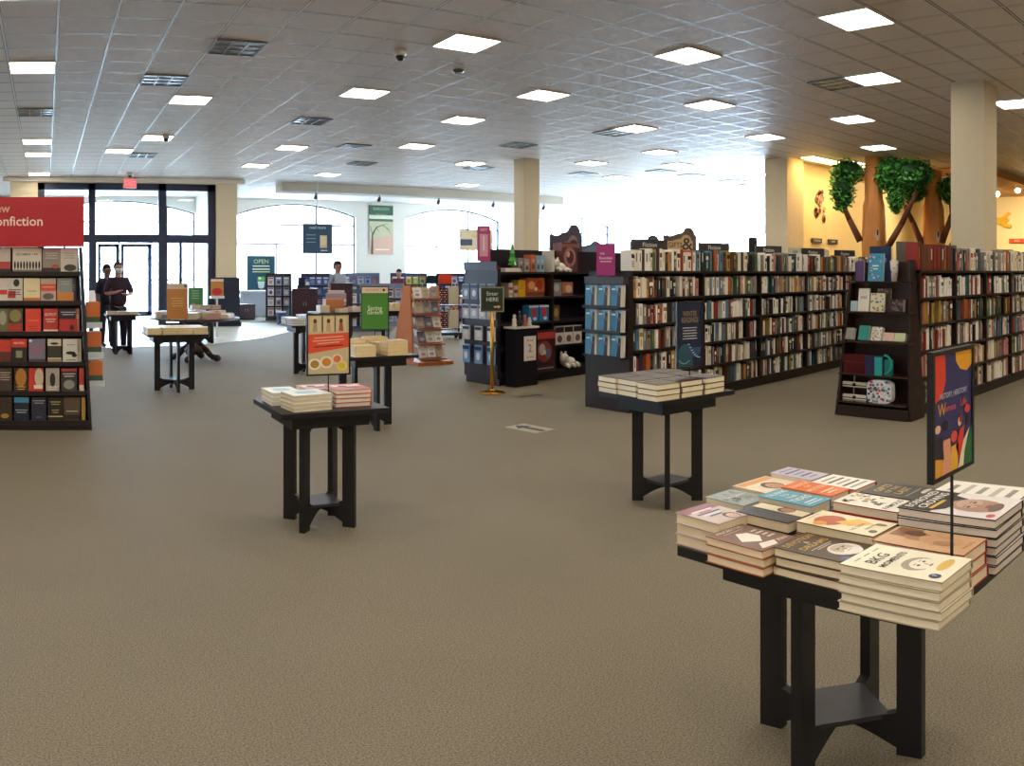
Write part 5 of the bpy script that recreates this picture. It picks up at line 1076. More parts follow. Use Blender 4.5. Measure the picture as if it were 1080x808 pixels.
# ================================================================ wooden stepped display, bag rack
t = thing('wooden_display', 'orange wooden stepped display rack standing in the middle of the shop', 'display rack', (6.02, 12.05, 0))
G().extr([(0, 0, .06), (0, .78, .06), (0, .70, .35), (0, .66, .42), (0, .58, .72), (0, .54, .78), (0, .46, 1.06), (0, .42, 1.12), (0, .36, 1.34), (0, .1, 1.34), (0, .02, .6)], (.03, 0, 0), '#c0703a').build('side_panel', 'matte', t)
G().extr([(.54, 0, .06), (.54, .78, .06), (.54, .58, .72), (.54, .36, 1.34), (.54, .1, 1.34), (.54, .02, .6)], (.03, 0, 0), '#c0703a').build('side_panel', 'bark', t)
G().box(-.05, .62, -.32, .86, .0, .06, '#b0642f').build('base', 'wood', t)
for k in range(5):
    z = .10 + .25 * k; yy0 = -.26 + .055 * k
    G().extr([(.0301, yy0, z + .0), (.0301, yy0 + .03, z - .02), (.0301, .3, z + .09), (.0301, .3, z + .11)], (.509, 0, 0), '#8a4a26').build('shelf', 'wood', t)
    for j in range(3):
        c, cn = [('#c9c0b4', 'stone'), ('#8a7a72', 'taupe'), ('#d8d4cc', 'white'), ('#5d5a66', 'slate'), ('#b09a80', 'sand')][(k * 3 + j * 2) % 5]
        upright_book(6.02 + .115 + .16 * j, 12.05 + yy0 + .045, z + .024, .145, .2, .02, 0, c, '%s coloured book, %s across on the %s step of the wooden rack' % (cn, ROWN[j], ['lowest', 'second', 'third', 'fourth', 'highest'][k]), cov(c, ('l', .2, .6, '#4a4448', 2), ('o', 0, -.2, .3, .15, '#9a8a80')), 'books on the wooden stepped rack', .45)
t = thing('bag_rack', 'dark rolling rack of patterned bags behind the wooden display', 'rack', (8.95, 16.4, 0), -.25)
G().box(-.45, .45, -.25, .25, .10, .16, '#17161c').build('base', 'paint', t)
for sx in (-.42, .42):
    for sy in (-.2, .2): G().cyl((sx, sy - .02, .05), (sx, sy + .02, .05), .05, n=12, col='#121216').cyl((sx, sy, .05), (sx, sy, .1), .015, n=8, col='#33333a').build('caster', 'plastic', t)
for sx in (-.43, .43): G().box(sx - .015, sx + .015, -.02, .02, .16, 1.32, '#1c1b22').build('post', 'paint', t)
for z in (.72, 1.3): G().box(-.415, .415, -.015, .015, z - .02, z, '#1c1b22').build('rail', 'paint', t)
for z in (.3, .85): G().box(-.415, .415, -.24, .24, z - .06, z - .04, '#1c1b22').build('shelf', 'paint', t)
BT = Matrix.Translation((8.95, 16.4, 0)) @ Matrix.Rotation(-.25, 4, 'Z')
def tote(lx, ly, z, w, h, d, col, label, spots=None, lean=0):
    p = BT @ Vector((lx, ly, z)); o = thing('tote_bag', label, 'bag', p, -.25, 'bags on the rolling rack')
    T = Matrix.Rotation(lean, 4, 'Y'); g = G(T).extr([(-w / 2, 0, 0), (w / 2, 0, 0), (w * .46, 0, h), (-w * .46, 0, h)], (0, d, 0), col)
    if spots:
        for i in range(4):
            for j in range(7):
                u, v = (i - 1.5) * w * .23 + (j % 2) * w * .1 - w * .05, h * (.08 + .135 * j); g.disc((u, 0, v), X, Z, w * .085, h * .03, spots[(i + j) % len(spots)], .001, 8)
    g.build('bag_body', 'fabric', o)
    g = G(T)
    for i in range(8): a0, a1 = PI * i / 8, PI * (i + 1) / 8; g.cyl((w * .2 * math.cos(a0), d / 2, h + .09 * math.sin(a0)), (w * .2 * math.cos(a1), d / 2, h + .09 * math.sin(a1)), .008, n=6, col=col)
    g.build('handle', 'fabric', o)
for r, z in enumerate((.27, .82)):
    for k in range(2): tote(-.27 + .27 * k, -.2, z, .25, .38, .1, '#221a22', 'black bag with pink and white spots, %s row, %s' % (('lower', 'upper')[r], ('nearer the wooden display', 'beside the tall cream bag')[k]), ['#d86a72', '#e6d8d4'])
    tote(.25, -.2, z - .0, .24, .42, .12, '#c9c0a8', 'tall cream striped bag in the %s row of the rolling rack' % ('lower', 'upper')[r], None, .04)
tote(-.2, .02, 1.305, .26, .2, .14, '#232838', 'dark blue bag lying on top of the rolling rack'); tote(.12, .02, 1.305, .30, .24, .14, '#d8442c', 'bright orange-red bag on top of the rolling rack')
# light wooden table beyond
t = thing('wooden_table', 'light wooden table standing beyond the rolling bag rack', 'table', (11.3, 18.9, 0), -.3)
G().box(-.6, .6, -.4, .4, .88, .93, '#c98a58').build('tabletop', 'wood', t)
for sx in (-.52, .52):
    for sy in (-.32, .32): G().box(sx - .06, sx + .06, sy - .04, sy + .04, 0, .8799, '#c07c48').build('leg', 'wood', t)

# ================================================================ far counter and magazine zone
def rack(x, y, w, h, d, rz, label, rows, pal, what, name='magazine_rack', col='#2b2c3e', n=None, top=None):
    t = thing(name, label, 'rack', (x, y, 0), rz)
    G().box(-w / 2, w / 2, d * .8, d, 0, h, col).build('back_panel', 'wood', t)
    for s in (-1, 1): G().box(min(s * w / 2, s * (w / 2 - .025)), max(s * w / 2, s * (w / 2 - .025)), 0, d * .7999, 0, h, col).build('side_panel', 'wood', t)
    G().box(-w / 2 + .0251, w / 2 - .0251, 0, d * .7999, 0, .1, col).build('base', 'wood', t)
    T = Matrix.Translation((x, y, 0)) @ Matrix.Rotation(rz, 4, 'Z'); n = n or int(w / .24)
    for r in range(rows):
        z = .14 + (h - .2) * r / rows
        G().box(-w / 2 + .0251, w / 2 - .0251, .0, d * .7999, z - .02, z, col).build('shelf', 'wood', t)
        for k in range(n):
            c = R.choice(pal); p = T @ Vector((-w / 2 + .04 + (w - .08) * (k + .5) / n, .04, z + .004)); hh = min(.28, (h - .2) / rows - .05); ww = min(.2, (w - .08) / n * .92)
            o = G(Matrix.Rotation(-.16, 4, 'X')).box(-ww / 2, ww / 2, 0, .012, 0, hh, c); o.T = o.T @ Matrix.Translation((0, 0, hh / 2)); pr(o, 0, hh * .34, ww * .8, hh * .14, R.choice(['#e8e8f0', '#20243a', '#b04a48']), 2); pd(o, 0, -hh * .12, ww * .3, hh * .24, R.choice(['#8a7a80', '#c0b8b8', '#3a4a70', '#a87868']), 3, 8)
            o = o.build('magazine', 'cover'); o.location = p; o.rotation_euler = (0, 0, rz)
            tag(o, 'magazine, %s along in row %s, %s' % (ROWN[k], ROWN[r], what), 'magazine', 'magazines ' + what)
BLU = ['#6a86b8', '#8fa6cc', '#3f5f9c', '#b8c4dc', '#4a6aa8', '#9aa0b8']
MIXP = ['#8d94ac', '#c8ccd8', '#5a6a8a', '#a09aa8', '#b8a8a8', '#6a8a9a', '#d8dce6', '#7a6a80']
rack(7.55, 24.9, .85, 1.55, .4, -.28, 'dark rack of small packets beside the OPEN sign', 4, MIXP, 'dark rack beside the OPEN sign')
rack(8.95, 25.2, 1.0, 1.55, .4, -.32, 'rack of blue magazines below the hanging tablet sign', 4, BLU, 'rack below the hanging tablet sign')
rack(10.6, 25.2, 1.3, 1.56, .4, -.38, 'pale rack of magazines behind the green sign', 4, MIXP + BLU, 'tall pale rack behind the green sign', col='#6a7a96')
rack(12.4, 25.1, 1.3, 1.56, .4, -.42, 'rack of magazines in front of the tree banner', 4, ['#9aa84c', '#3f5fb8', '#b8c8c0', '#c8b04c', '#8a94a8'], 'rack in front of the tree banner', col='#39425c')
rack(14.2, 25.0, 1.3, 1.56, .4, -.46, 'rack of magazines under the second arched window', 4, MIXP + BLU, 'rack under the second arched window')
rack(15.9, 24.9, 1.3, 1.56, .4, -.5, 'dark rack of magazines beside the cream hanging sign', 4, BLU + ['#5a4a78', '#28304c'], 'dark rack beside the cream hanging sign')
rack(8.25, 19.4, .95, 1.12, .4, -.38, 'low rack of pale packets between the desk and the tree banner', 3, ['#b8c4d4', '#8a98b0', '#d8dce6', '#9aa89a'], 'low rack behind the green sign', col='#5a6a88')
rack(9.5, 21.0, 1.3, 1.25, .4, -.42, 'rack of pale blue and grey packets behind the wooden display', 3, ['#9ab0cc', '#c8d0dc', '#7a88a8', '#b8a8a0'], 'rack behind the wooden display', col='#7a86a0')
rack(13.3, 21.6, 1.6, 1.3, .4, -.5, 'dark rack with white and violet packets near the pink sign', 3, ['#8a84b8', '#d0d0e4', '#3a3a5c', '#6a5a90'], 'dark rack beyond the pink sign', col='#2a2a40')
def cabinet(x, y, w, d, h, rz, col, label, name='counter_cabinet'):
    t = thing(name, label, 'cabinet', (x, y, 0), rz)
    G().box(-w / 2, w / 2, 0, d, .06, h - .03, col).build('body', 'wood', t); G().box(-w / 2 - .02, w / 2 + .02, -.02, d + .02, h - .03, h, '#4a3440').build('top', 'wood', t); G().box(-w / 2 + .02, w / 2 - .02, .03, d - .02, 0, .06, '#17141c').build('plinth', 'wood', t)
    for s in (-1, 1):
        dr = G().box(min(s * .01, s * (w / 2 - .03)), max(s * .01, s * (w / 2 - .03)), -.012, -.0001, .12, h - .08, col).build('door', 'wood', t)
        G().cyl((s * .04, -.03, h * .5), (s * .04, -.03, h * .5 + .12), .006, n=8, col='#b8b8c0').build('handle', 'metal', dr)
cabinet(7.95, 23.4, .80, .5, 1.08, -.32, '#3a1c28', 'dark maroon counter cabinet with a till behind the blue bin')
cabinet(6.95, 17.7, .52, .5, 1.32, -.38, '#3a1e2a', 'tall maroon service desk in front of the man in grey')
cabinet(12.6, 20.4, 1.3, .5, 1.02, -.5, '#3a1820', 'dark maroon counter beyond the light wooden table')
cabinet(6.62, 25.5, .58, .4, .52, -.25, '#4a3a44', 'low brown cabinet under the window by the entrance column')
t = thing('cash_register', 'dark till standing on the maroon cabinet', 'cash register', (7.98, 23.62, 1.081), -.32)
G().box(-.2, .2, -.1, .14, 0, .1, '#26262e').build('body', 'plastic', t); G().extr([(-.17, -.02, .1), (.05, -.02, .1), (.05, .06, .34), (-.17, .06, .34)], (0, .03, 0), '#1c2030').build('screen', 'plastic', t); G().box(.08, .18, -.06, .02, .1, .2, '#d8dce8').build('printer', 'plastic', t)
t = thing('waste_bin', 'small navy blue bin with a white liner before the maroon cabinet', 'bin', (7.02, 22.9, 0))
G().lathe([(.13, 0), (.16, .38), (.15, .38)], n=20, col='#2a3c78').build('body', 'plastic', t, False); G().lathe([(.162, .36), (.168, .40), (.14, .405)], n=20, col='#d8dce8').build('liner', 'plastic', t)
# two tables between
T12 = (5.85, 15.2); table(*T12, 1.0, .7, .1, 'black display table with an orange box behind the food sign', R0=.3)
for k, (dx, dy, n, c, cn) in enumerate(((-.34, -.1, 4, '#e6d8c0', 'cream'), (.02, -.22, 2, '#d8c8b8', 'buff'), (.36, -.1, 3, '#c9b8b0', 'dusty pink'), (.36, .2, 2, '#c8b090', 'sand'))): stack(n, T12[0] + dx, T12[1] + dy * 1.1, TH, .2, .24, .035, 0, c, cn + ' paperback', 'on the table behind the food sign', None, 'books beside the orange box', '#e2d6c0')
t = thing('orange_box', 'orange-brown carton standing among books behind the food sign', 'box', (T12[0] - .02, T12[1] + .13, TH), 0); G().box(-.2, .2, -.1, .1, 0, .26, '#c07c48').build('carton', 'paper', t); G().box(-.2, .2, -.03, .03, .2601, .262, '#d8b088').build('tape', 'paper', t)
T13 = (6.9, 16.9)
t = thing('book_tower', 'tall pink and white display carton standing behind the orange box', 'carton', (6.15, 16.0, 0), -.37); G().box(-.22, .22, -.15, .15, 0, 1.12, '#b09aa4').box(-.22, .22, -.153, -.1501, .78, .86, '#6a4a54').box(-.22, .22, -.153, -.1501, .95, 1.0, '#e6dfe0').build('carton', 'paper', t); G().box(-.18, .18, -.12, .12, 1.1201, 1.18, '#d8ccd0').build('lid', 'paper', t)
T14 = (7.2, 15.3); table(*T14, .9, .6, .1, 'black display table between the green sign and the wooden display', R0=.3)
for k, dx in enumerate((-.3, 0, .3)): stack(4, T14[0] + dx, T14[1] - .1, TH, .22, .3, .04, 0, ['#e8d4b0', '#d8b48a', '#e6dcc8'][k], ['butter', 'apricot', 'ivory'][k] + ' paperback', 'on the table between green sign and wooden rack', None, 'books between the green sign and wooden rack', '#ecd8a8')

# posters and hanging signs near the windows
def d_open(g, w, h):
    pr(g, 0, 0, w, h, '#1f4a5c'); pt(g, 'OPEN', 0, h * .33, .22, '#b8c89a', fit=w * .6); pr(g, 0, h * .2, w * .6, h * .035, '#e8ecd8', 2); pr(g, 0, h * .11, w * .62, h * .04, '#e0e8c0', 2); pr(g, 0, h * .035, w * .62, h * .03, '#c8d8a0', 2)
    pr(g, 0, -h * .16, w * .26, h * .11, '#6fc04a', 2); pd(g, -w * .05, -h * .15, w * .05, h * .03, '#eef6e0', 3); pp(g, [(-w * .13, -h * .24), (w * .13, -h * .24), (w * .1, -h * .42), (0, -h * .46), (-w * .1, -h * .42)], '#f2f6ee', 3)
board(7.75, 27.75, .92, 1.06, 1.26, 0, 'dark teal OPEN poster standing in the first arched window', d_open, 'feet', 'window_poster', .02)
t = thing('window_bench', 'low pale bench under the OPEN poster in the window', 'bench', (8.2, 27.62, 0)); G().box(-1.25, 1.25, -.2, .36, .84, .92, '#c8d0dc').build('seat', 'paint', t); G().box(-1.2, 1.2, -.15, .3, 0, .8399, '#b8c0cc').build('base', 'paint', t)
def d_tablet(g, w, h):
    pr(g, 0, 0, w, h, '#2c4a66'); pt(g, 'read more', -.0, h * .37, .12, '#c8d8e4', fit=w * .8); pr(g, w * .2, -h * .1, w * .24, h * .42, '#c9b89a', 2); pr(g, w * .2, -h * .08, w * .18, h * .32, '#d8ccb0', 3)
    for k in range(3): pr(g, -w * .22, h * (.12 - .12 * k), w * .32, h * .025, '#8aa4bc', 3)
    pr(g, w * .22, -h * .4, w * .22, h * .035, '#c8d8e4', 3)
board(8.05, 22.5, 2.15, .92, .90, -.1, 'dark blue hanging sign picturing a tan tablet in front of the first arched window', d_tablet, 'rods', 'hanging_sign', .02)
def d_banner(g, w, h):
    pr(g, 0, 0, w, h, '#b9b89c'); pp(g, [(-w / 2, -h * .5), (w / 2, -h * .5), (w / 2, -h * .1), (-w / 2, -h * .2)], '#c9a494', 2); pr(g, 0, h * .4, w, h * .2, '#2c5648', 3); pt(g, 'BARGAIN', 0, h * .43, .16, '#8fb08a', 5, fit=w * .8); pr(g, 0, h * .27, w, h * .09, '#e2e4d0', 3); pt(g, 'BOOKS', 0, h * .30, .13, '#e6ecd8', 5, fit=w * .6); pr(g, 0, h * .2, w, h * .05, '#34584c', 3)
    br = [((-.38, -.5), (-.36, -.1), .05), ((-.36, -.1), (-.2, .05), .035), ((-.2, .05), (.05, .1), .022), ((.05, .1), (.38, .0), .014), ((.05, .1), (.3, .13), .01), ((-.36, -.1), (-.45, .08), .016), ((-.2, .05), (-.1, -.04), .012), ((.2, .05), (.42, -.08), .01)]
    for (a, b), (c, d), t_ in br:
        dx, dy = (c - a) * w, (d - b) * h; L = math.hypot(dx, dy); nx, ny = -dy / L * t_ * w, dx / L * t_ * w
        pp(g, [(a * w - nx, b * h - ny), (c * w - nx * .6, d * h - ny * .6), (c * w + nx * .6, d * h + ny * .6), (a * w + nx, b * h + ny)], '#4a4a44', 5)
    pr(g, .05 * w, -h * .4, w * .6, h * .025, '#e6d8cc', 5)
board(12.62, 27.97, 2.28, 1.02, 1.9, 0, 'tall banner with a bare tree hanging on the wall between two arched windows', d_banner, 'wires', 'wall_banner', .02)
def d_creams(g, w, h): pr(g, 0, 0, w, h, '#e2d4b8'); pt(g, 'Cafe', 0, h * .2, .14, '#b8a888', fit=w * .4); pr(g, -w * .3, -h * .1, w * .36, h * .3, '#4c5470', 2); pr(g, w * .25, -h * .15, w * .3, h * .1, '#c0604a', 2)
board(13.55, 22.4, 2.30, 1.12, .68, -.35, 'cream hanging sign before the second arched window', d_creams, 'wires', 'hanging_sign', .02)

# ================================================================ the painted trees and wall ornaments
def tree(x, y, r, zt, seed, label, branches):
    rr = random.Random(seed); t = thing('artificial_tree', label, 'tree', (x, y, 0))
    g = G(); n = 20
    prof = [(r * 1.2, 0), (r * 1.05, .8), (r * 1.0, 1.6), (r * 1.05, 2.3), (r * 1.0, 2.7), (r * .95, 3.15), (r * .78, 3.3), (r * .78, zt)]
    b0 = len(g.V)
    for q, z in prof:
        for i in range(n): a = 2 * PI * i / n; k = 1 + .08 * math.sin(a * 5); g.V.append(Vector((q * k * math.cos(a), q * k * math.sin(a), z)))
    for k in range(len(prof) - 1):
        for i in range(n): j = (i + 1) % n; g.F.append((b0 + k * n + i, b0 + k * n + j, b0 + (k + 1) * n + j, b0 + (k + 1) * n + i)); g.C.append(lin('#cf8a48'))
    g.build('trunk', 'bark', t, True)
    G().disc((-r * .78, -r * .82, 2.45), Vector((.7, -.7, 0)), Z, .045, .15, '#cfc0a8', .04).disc((-r * .78, -r * .82, 2.5), Vector((.7, -.7, 0)), Z, .025, .08, '#4a2c20', .05).build('knot_hole', 'paint', t)
    for pts in branches:
        g = G(); m = len(pts)
        for k in range(m - 1): g.cyl(pts[k], pts[k + 1], .085 - .05 * k / m, .085 - .05 * (k + 1) / m, 9, '#6a3c26')
        g.build('branch', 'bark', t, True)
    return t, rr
def foliage(t, rr, blobs, nleaf):
    for (cx, cy, cz, rx, ry, rz) in blobs:
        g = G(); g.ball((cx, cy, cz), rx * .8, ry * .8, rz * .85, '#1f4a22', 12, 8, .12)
        for i in range(nleaf):
            u = rr.uniform(-1, 1); a = rr.uniform(0, 2 * PI); s = math.sqrt(1 - u * u); k = rr.uniform(.75, 1.08)
            c = Vector((cx + rx * k * s * math.cos(a), cy + ry * k * s * math.sin(a), min(CZ - .03, cz + rz * k * u)))
            d = Vector((rr.uniform(-1, 1), rr.uniform(-1, 1), rr.uniform(-1, 1))).normalized(); e = d.orthogonal().normalized(); L = rr.uniform(.05, .09)
            g.poly([c - d * L, c + e * L * .45, c + d * L, c - e * L * .45], rr.choice(['#3c8a34', '#4ca040', '#2a6a2c', '#63b84c']))
        g.build('foliage', 'leaf', t)
LT = Vector((-.52, .86, 0)); RT_ = -LT          # picture-left / picture-right seen from the aisle
def at2(base, u, v, z): q = RT_ * u + Vector((-.86, -.5, 0)) * v; return (q.x, q.y, z)
t, rr = tree(16.1, 9.33, .27, CZ, 1, 'tall painted tree with an orange trunk beside the cream column', [[at2(0, -.3, .1, 2.3), at2(0, -.55, .12, 2.8), at2(0, -.72, .12, 3.2)], [at2(0, .3, .15, 2.1), at2(0, .65, .35, 2.7), at2(0, 1.0, .5, 3.45)]])
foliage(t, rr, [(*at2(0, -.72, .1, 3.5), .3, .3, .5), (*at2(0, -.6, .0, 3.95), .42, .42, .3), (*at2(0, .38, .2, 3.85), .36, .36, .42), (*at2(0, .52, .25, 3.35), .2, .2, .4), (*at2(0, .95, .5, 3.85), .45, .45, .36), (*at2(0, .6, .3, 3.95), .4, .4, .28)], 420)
t, rr = tree(17.5, 8.45, .27, 4.08, 2, 'second painted tree nearer the big column', [[at2(0, -.25, .1, 2.2), at2(0, -.5, .15, 2.8), at2(0, -.7, .2, 3.2)], [at2(0, .25, .15, 1.9), at2(0, .6, .3, 2.5), at2(0, 1.0, .4, 3.2)], [at2(0, .2, .2, 2.3), at2(0, .45, .3, 3.0), at2(0, .4, .3, 3.4)]])
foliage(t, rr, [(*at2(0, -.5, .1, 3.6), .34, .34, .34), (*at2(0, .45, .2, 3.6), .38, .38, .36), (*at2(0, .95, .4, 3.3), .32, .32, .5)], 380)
t = thing('wall_ornament', 'rust coloured cut-out of climbing figures on the yellow wall', 'wall ornament', (16.75, 11.28, 3.25))
g = G(); rr = random.Random(9)
for i in range(22): u, v = rr.uniform(-.22, .22), rr.uniform(-.42, .42); s = 1 - .6 * max(0, v) / .42; g.extr([(u * s - .06, -.02, v), (u * s + .02, -.02, v - .07), (u * s + .07, -.02, v + .03), (u * s, -.02, v + .08)], (0, .03, 0), rr.choice(['#a8622c', '#c07c3c', '#8a4a24']))
g.build('cutout', 'paint', t)
t = thing('wall_ornament', 'yellow animal cut-out on the wall beyond the big column', 'wall ornament', (24.47, 9.35, 3.3)); g = G(); wy = lambda u, v: (0, -u, v)
g.extr([wy(-.45, -.12), wy(.1, -.14), wy(.12, -.22), wy(.4, -.24), wy(.42, -.16), wy(.2, -.1), wy(.35, .02), wy(.2, .06), wy(.4, .22), wy(.3, .28), wy(.05, .1), wy(-.45, .1)], (-.04, 0, 0), '#d8ae2c'); g.build('cutout', 'paint', t)
t = thing('wall_ornament', 'small painted figure on the yellow wall beside the orange-red name board', 'wall ornament', (24.47, 8.15, 2.55)); g = G().extr([wy(-.12, -.35), wy(.1, -.35), wy(.16, .1), wy(.02, .25), wy(-.14, .1)], (-.04, 0, 0), '#4c3c5a'); g.build('cutout', 'paint', t); G().extr([wy(-.12 + .1 * math.cos(a), .3 + .1 * math.sin(a)) for a in [k * PI / 6 for k in range(12)]], (-.05, 0, 0), '#a88a7a').build('head', 'paint', t)
t = thing('wall_sign', 'orange-red name board on the yellow wall beyond the big column', 'sign', (24.47, 8.75, 2.62)); G().box(-.03, .02, -.28, .28, -.07, .07, '#c8482c').build('panel', 'paint', t); G().text('KIDS', (-.031, 0, 0), -Y, Z, .09, '#f0d8b0').build('lettering', 'paint', t)

# ================================================================ people
def skinmesh(name, mat, col, verts, edges, rad, parent, root=0, sub=2, mir=None):
    me = bpy.data.meshes.new(name); me.from_pydata(verts, edges, []); o = bpy.data.objects.new(name, me); COL.objects.link(o)
    o.modifiers.new('s', 'SKIN'); sd = o.modifiers.new('u', 'SUBSURF'); sd.levels = sd.render_levels = sub
    if not me.skin_vertices: return o
    for i, v in enumerate(me.skin_vertices[0].data): r = rad[i]; v.radius = r if isinstance(r, tuple) else (r, r); v.use_root = (i == root)
    bpy.context.view_layer.update(); dg = bpy.context.evaluated_depsgraph_get()
    m2 = bpy.data.meshes.new_from_object(o.evaluated_get(dg)); bpy.data.objects.remove(o); bpy.data.meshes.remove(me)
    at = m2.color_attributes.new('Col', 'FLOAT_COLOR', 'CORNER'); c = lin(col); at.data.foreach_set('color', [c[0], c[1], c[2], 1.0] * len(at.data))
    m2.polygons.foreach_set('use_smooth', [True] * len(m2.polygons)); m2.materials.clear(); m2.materials.append(M[mat]); m2.name = name
    o = bpy.data.objects.new(name, m2); COL.objects.link(o); o.parent = parent; return o
def person(x, y, z, rz, label, skin, shirt, trous, hair, arms, H=1.75, mask=None, hairy=True, shoe='#1c1a1c'):
    k = H / 1.76
    t = thing('person', label, 'person', (x, y, z), rz)
    V_, E_, R_ = [], [], []
    def ch(pts, frm=None):
        i0 = frm
        for p, r in pts:
            V_.append(tuple(c * k for c in p)); R_.append(r * k if not isinstance(r, tuple) else (r[0] * k, r[1] * k)); i = len(V_) - 1
            if i0 is not None: E_.append((i0, i))
            i0 = i
        return i0
    ch([((0, 0, .95), (.11, .075))]); sp = ch([((0, 0, 1.12), (.11, .075)), ((0, 0, 1.32), (.15, .09))], 0); nk = ch([((0, 0, 1.44), (.10, .08)), ((0, -.005, 1.52), .062), ((0, -.02, 1.585), .085), ((0, -.025, 1.66), (.098, .115)), ((0, -.02, 1.72), (.08, .09))], sp)
    for s in (-1, 1):
        ch([((s * .08, 0, .84), .06), ((s * .105, -.01, .5), .06), ((s * .11, .02, .12), .04), ((s * .115, -.03, .05), .042), ((s * .12, -.14, .035), .035)], 0)
        el, wr, ha = arms[0 if s < 0 else 1]
        w = ch([((s * .17, 0, 1.41), .06), (el, .042), (wr, .028), (ha, (.034, .018))], sp)
        hv = Vector(ha); d = (Vector(ha) - Vector(wr)).normalized(); side = d.cross(Vector((0, 0, 1))).normalized()
        for q in range(4):
            b = hv + side * (.024 - .016 * q) + d * .02; L = (.062, .07, .066, .052)[q]
            ch([(tuple(b + d * L * .5), .0085), (tuple(b + d * L * .95 - Vector((0, 0, .012))), .0075)], w)
        ch([(tuple(hv + side * (.03 * -s) + d * .0), .01), (tuple(hv + side * (.048 * -s) + d * .03), .009)], w)
    skinmesh('body', 'skin', skin, V_, E_, R_, t)
    # shirt
    V_, E_, R_ = [], [], []
    ch([((0, 0, .86), (.19, .145))]); c0 = ch([((0, 0, 1.05), (.195, .15)), ((0, 0, 1.33), (.215, .145))], 0); ch([((0, 0, 1.455), (.115, .085)), ((0, -.003, 1.49), (.07, .06))], c0)
    for s in (-1, 1):
        el, wr, ha = arms[0 if s < 0 else 1]; e = Vector(el); a = Vector((s * .17, 0, 1.41)); ch([(tuple(a), .082), (tuple(a.lerp(e, .75)), .066), (tuple(a.lerp(e, .96)), .066)], c0)
    skinmesh('shirt', 'fabric', shirt, V_, E_, R_, t)
    V_, E_, R_ = [], [], []
    ch([((0, 0, 1.0), (.165, .125))])
    for s in (-1, 1): ch([((s * .085, 0, .82), .115), ((s * .105, -.005, .5), .08), ((s * .11, .01, .12), .062), ((s * .11, .01, .07), .06)], 0)
    skinmesh('trousers', 'fabric', trous, V_, E_, R_, t)
    for s in (-1, 1):
        V_, E_, R_ = [], [], []; ch([((s * .11, .04, .045), .05), ((s * .115, -.06, .045), .05), ((s * .12, -.16, .035), .04)]); skinmesh('shoe', 'plastic', shoe, V_, E_, R_, t)
    g = G(Matrix.Scale(k, 4)); 
    if hairy: g.ball((0, .005, 1.715), .098, .112, .082, hair, 14, 9, .03); g.ball((0, .05, 1.65), .09, .075, .09, hair, 12, 8, .03)
    else: g.ball((0, .02, 1.70), .097, .10, .085, hair, 14, 9, .02)
    g.build('hair', 'fabric', t, True)
    g = G(Matrix.Scale(k, 4))
    S_ = lambda: G(Matrix.Scale(k, 4))
    for s in (-1, 1): S_().ball((s * .032, -.118, 1.66), .013, .010, .008, '#1c1614', 8, 6).build('eye', 'skin', t, True); S_().ball((s * .096, -.01, 1.645), .012, .022, .032, skin, 8, 6).build('ear', 'skin', t, True); S_().box(s * .032 - .018, s * .032 + .018, -.128, -.118, 1.68, 1.685, '#241a16').build('eyebrow', 'skin', t)
    S_().extr([(-.014, -.115, 1.615), (.014, -.115, 1.615), (.006, -.115, 1.66), (-.006, -.115, 1.66)], (0, -.03, -.008), skin).build('nose', 'skin', t)
    if not mask: S_().ball((0, -.112, 1.59), .026, .010, .008, '#8a4a40', 8, 5).build('mouth', 'skin', t, True)
    if mask: G(Matrix.Scale(k, 4)).ball((0, -.08, 1.605), .082, .075, .056, mask, 14, 9).build('face_mask', 'fabric', t, True)
    return t
hold = [((-.27, -.04, 1.14), (-.1, -.26, 1.17), (-.04, -.32, 1.2)), ((.27, -.04, 1.14), (.12, -.25, 1.12), (.06, -.31, 1.14))]
down = [((-.23, .02, 1.13), (-.25, -.05, .9), (-.25, -.07, .82)), ((.23, .02, 1.13), (.25, -.05, .9), (.25, -.07, .82))]
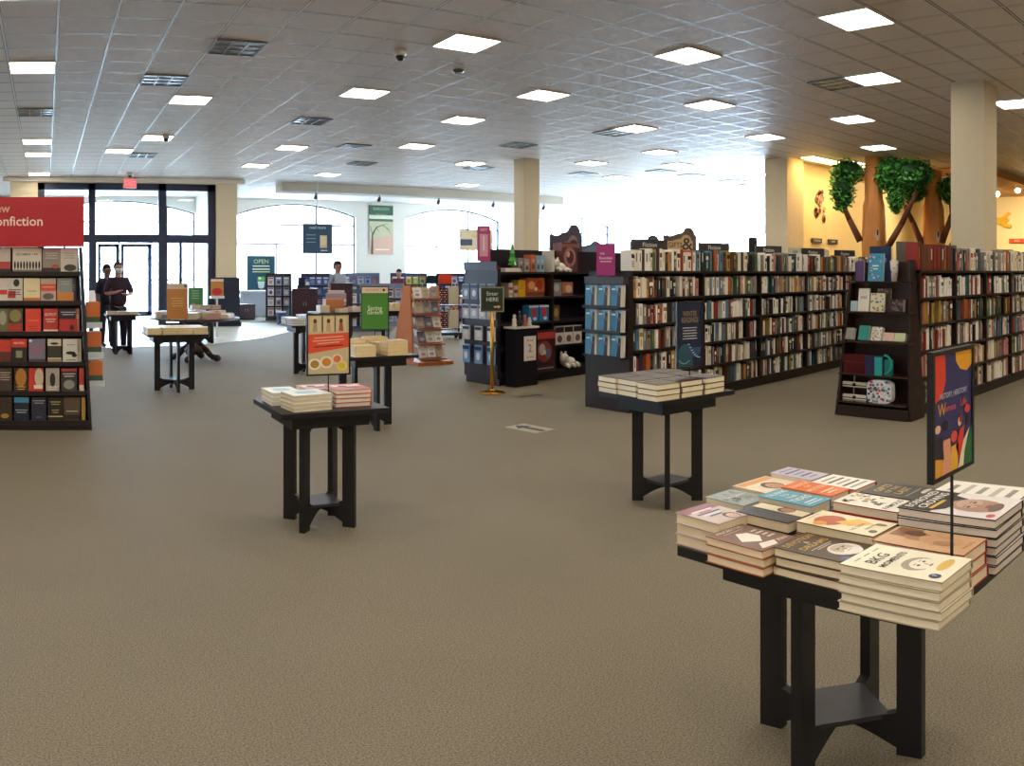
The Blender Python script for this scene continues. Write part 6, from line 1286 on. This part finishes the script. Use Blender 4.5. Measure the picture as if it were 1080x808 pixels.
t = person(1.46, 15.85, 0, .12, 'person in a dark shirt and white face mask behind a small black table', '#a8796a', '#3c2f3c', '#262436', '#3a2c30', hold, 1.77, '#dfe6f0', False)
g = G(); rr = random.Random(5)
person(1.30, 16.75, 0, .4, 'person in dark clothes standing close behind the masked one, head turned aside', '#7a5a54', '#2c2838', '#242232', '#17151c', down, 1.72)
person(7.35, 19.0, .0, .3, 'person in a grey shirt standing behind the tall maroon desk', '#a87a68', '#8a8f9c', '#2a2c3c', '#2c2224', down, 1.84)
person(11.2, 23.4, .0, -.6, 'person with black hair and a reddish top, far off in front of the windows', '#a07060', '#6a3c44', '#2a2a38', '#1c181c', down, 1.66)

# ================================================================ outside, light, camera
t = thing('building', 'pale pinkish building seen through the first arched window', 'building', (21, 52, 0))
G().box(-6, 6, 0, 8, 0, 7.5, '#d8b0a4').build('wall', 'matte', t); G().box(-6.2, 6.2, -.2, 8.2, 7.5, 7.8, '#c8c0b8').build('roof', 'matte', t)
for i in range(4): G().box(-4.6 + 2.7 * i, -3.4 + 2.7 * i, -.04, -.001, 1.2, 3.2, '#8a98a8').build('window', 'plastic', t)

w = bpy.data.worlds.new('bright_overcast_sky'); SC.world = w; w.use_nodes = True; n = w.node_tree.nodes; l = w.node_tree.links
bg = n['Background']; bg.inputs[0].default_value = (.56, .76, 1.0, 1); bg.inputs[1].default_value = 30.0

cam = bpy.data.cameras.new('camera'); co = bpy.data.objects.new('camera', cam); COL.objects.link(co); SC.camera = co
co.location = (0, 0, EYE); co.rotation_euler = (PI / 2, 0, -(540 - 48) / F_PX)
cam.type = 'PANO'; cam.panorama_type = 'EQUIRECTANGULAR'
cam.latitude_min = -(808 - HZ) / F_PX; cam.latitude_max = HZ / F_PX; cam.longitude_min = -540 / F_PX; cam.longitude_max = 540 / F_PX
cam.clip_end = 300
SC.view_settings.view_transform = 'Standard'; SC.view_settings.look = 'None'; SC.view_settings.gamma = 1.0; SC.view_settings.use_curve_mapping = False
SC.view_settings.exposure = 0.12
SC.cycles.max_bounces = 8; SC.cycles.diffuse_bounces = 4; SC.cycles.transparent_max_bounces = 12; SC.cycles.sample_clamp_indirect = 6.0
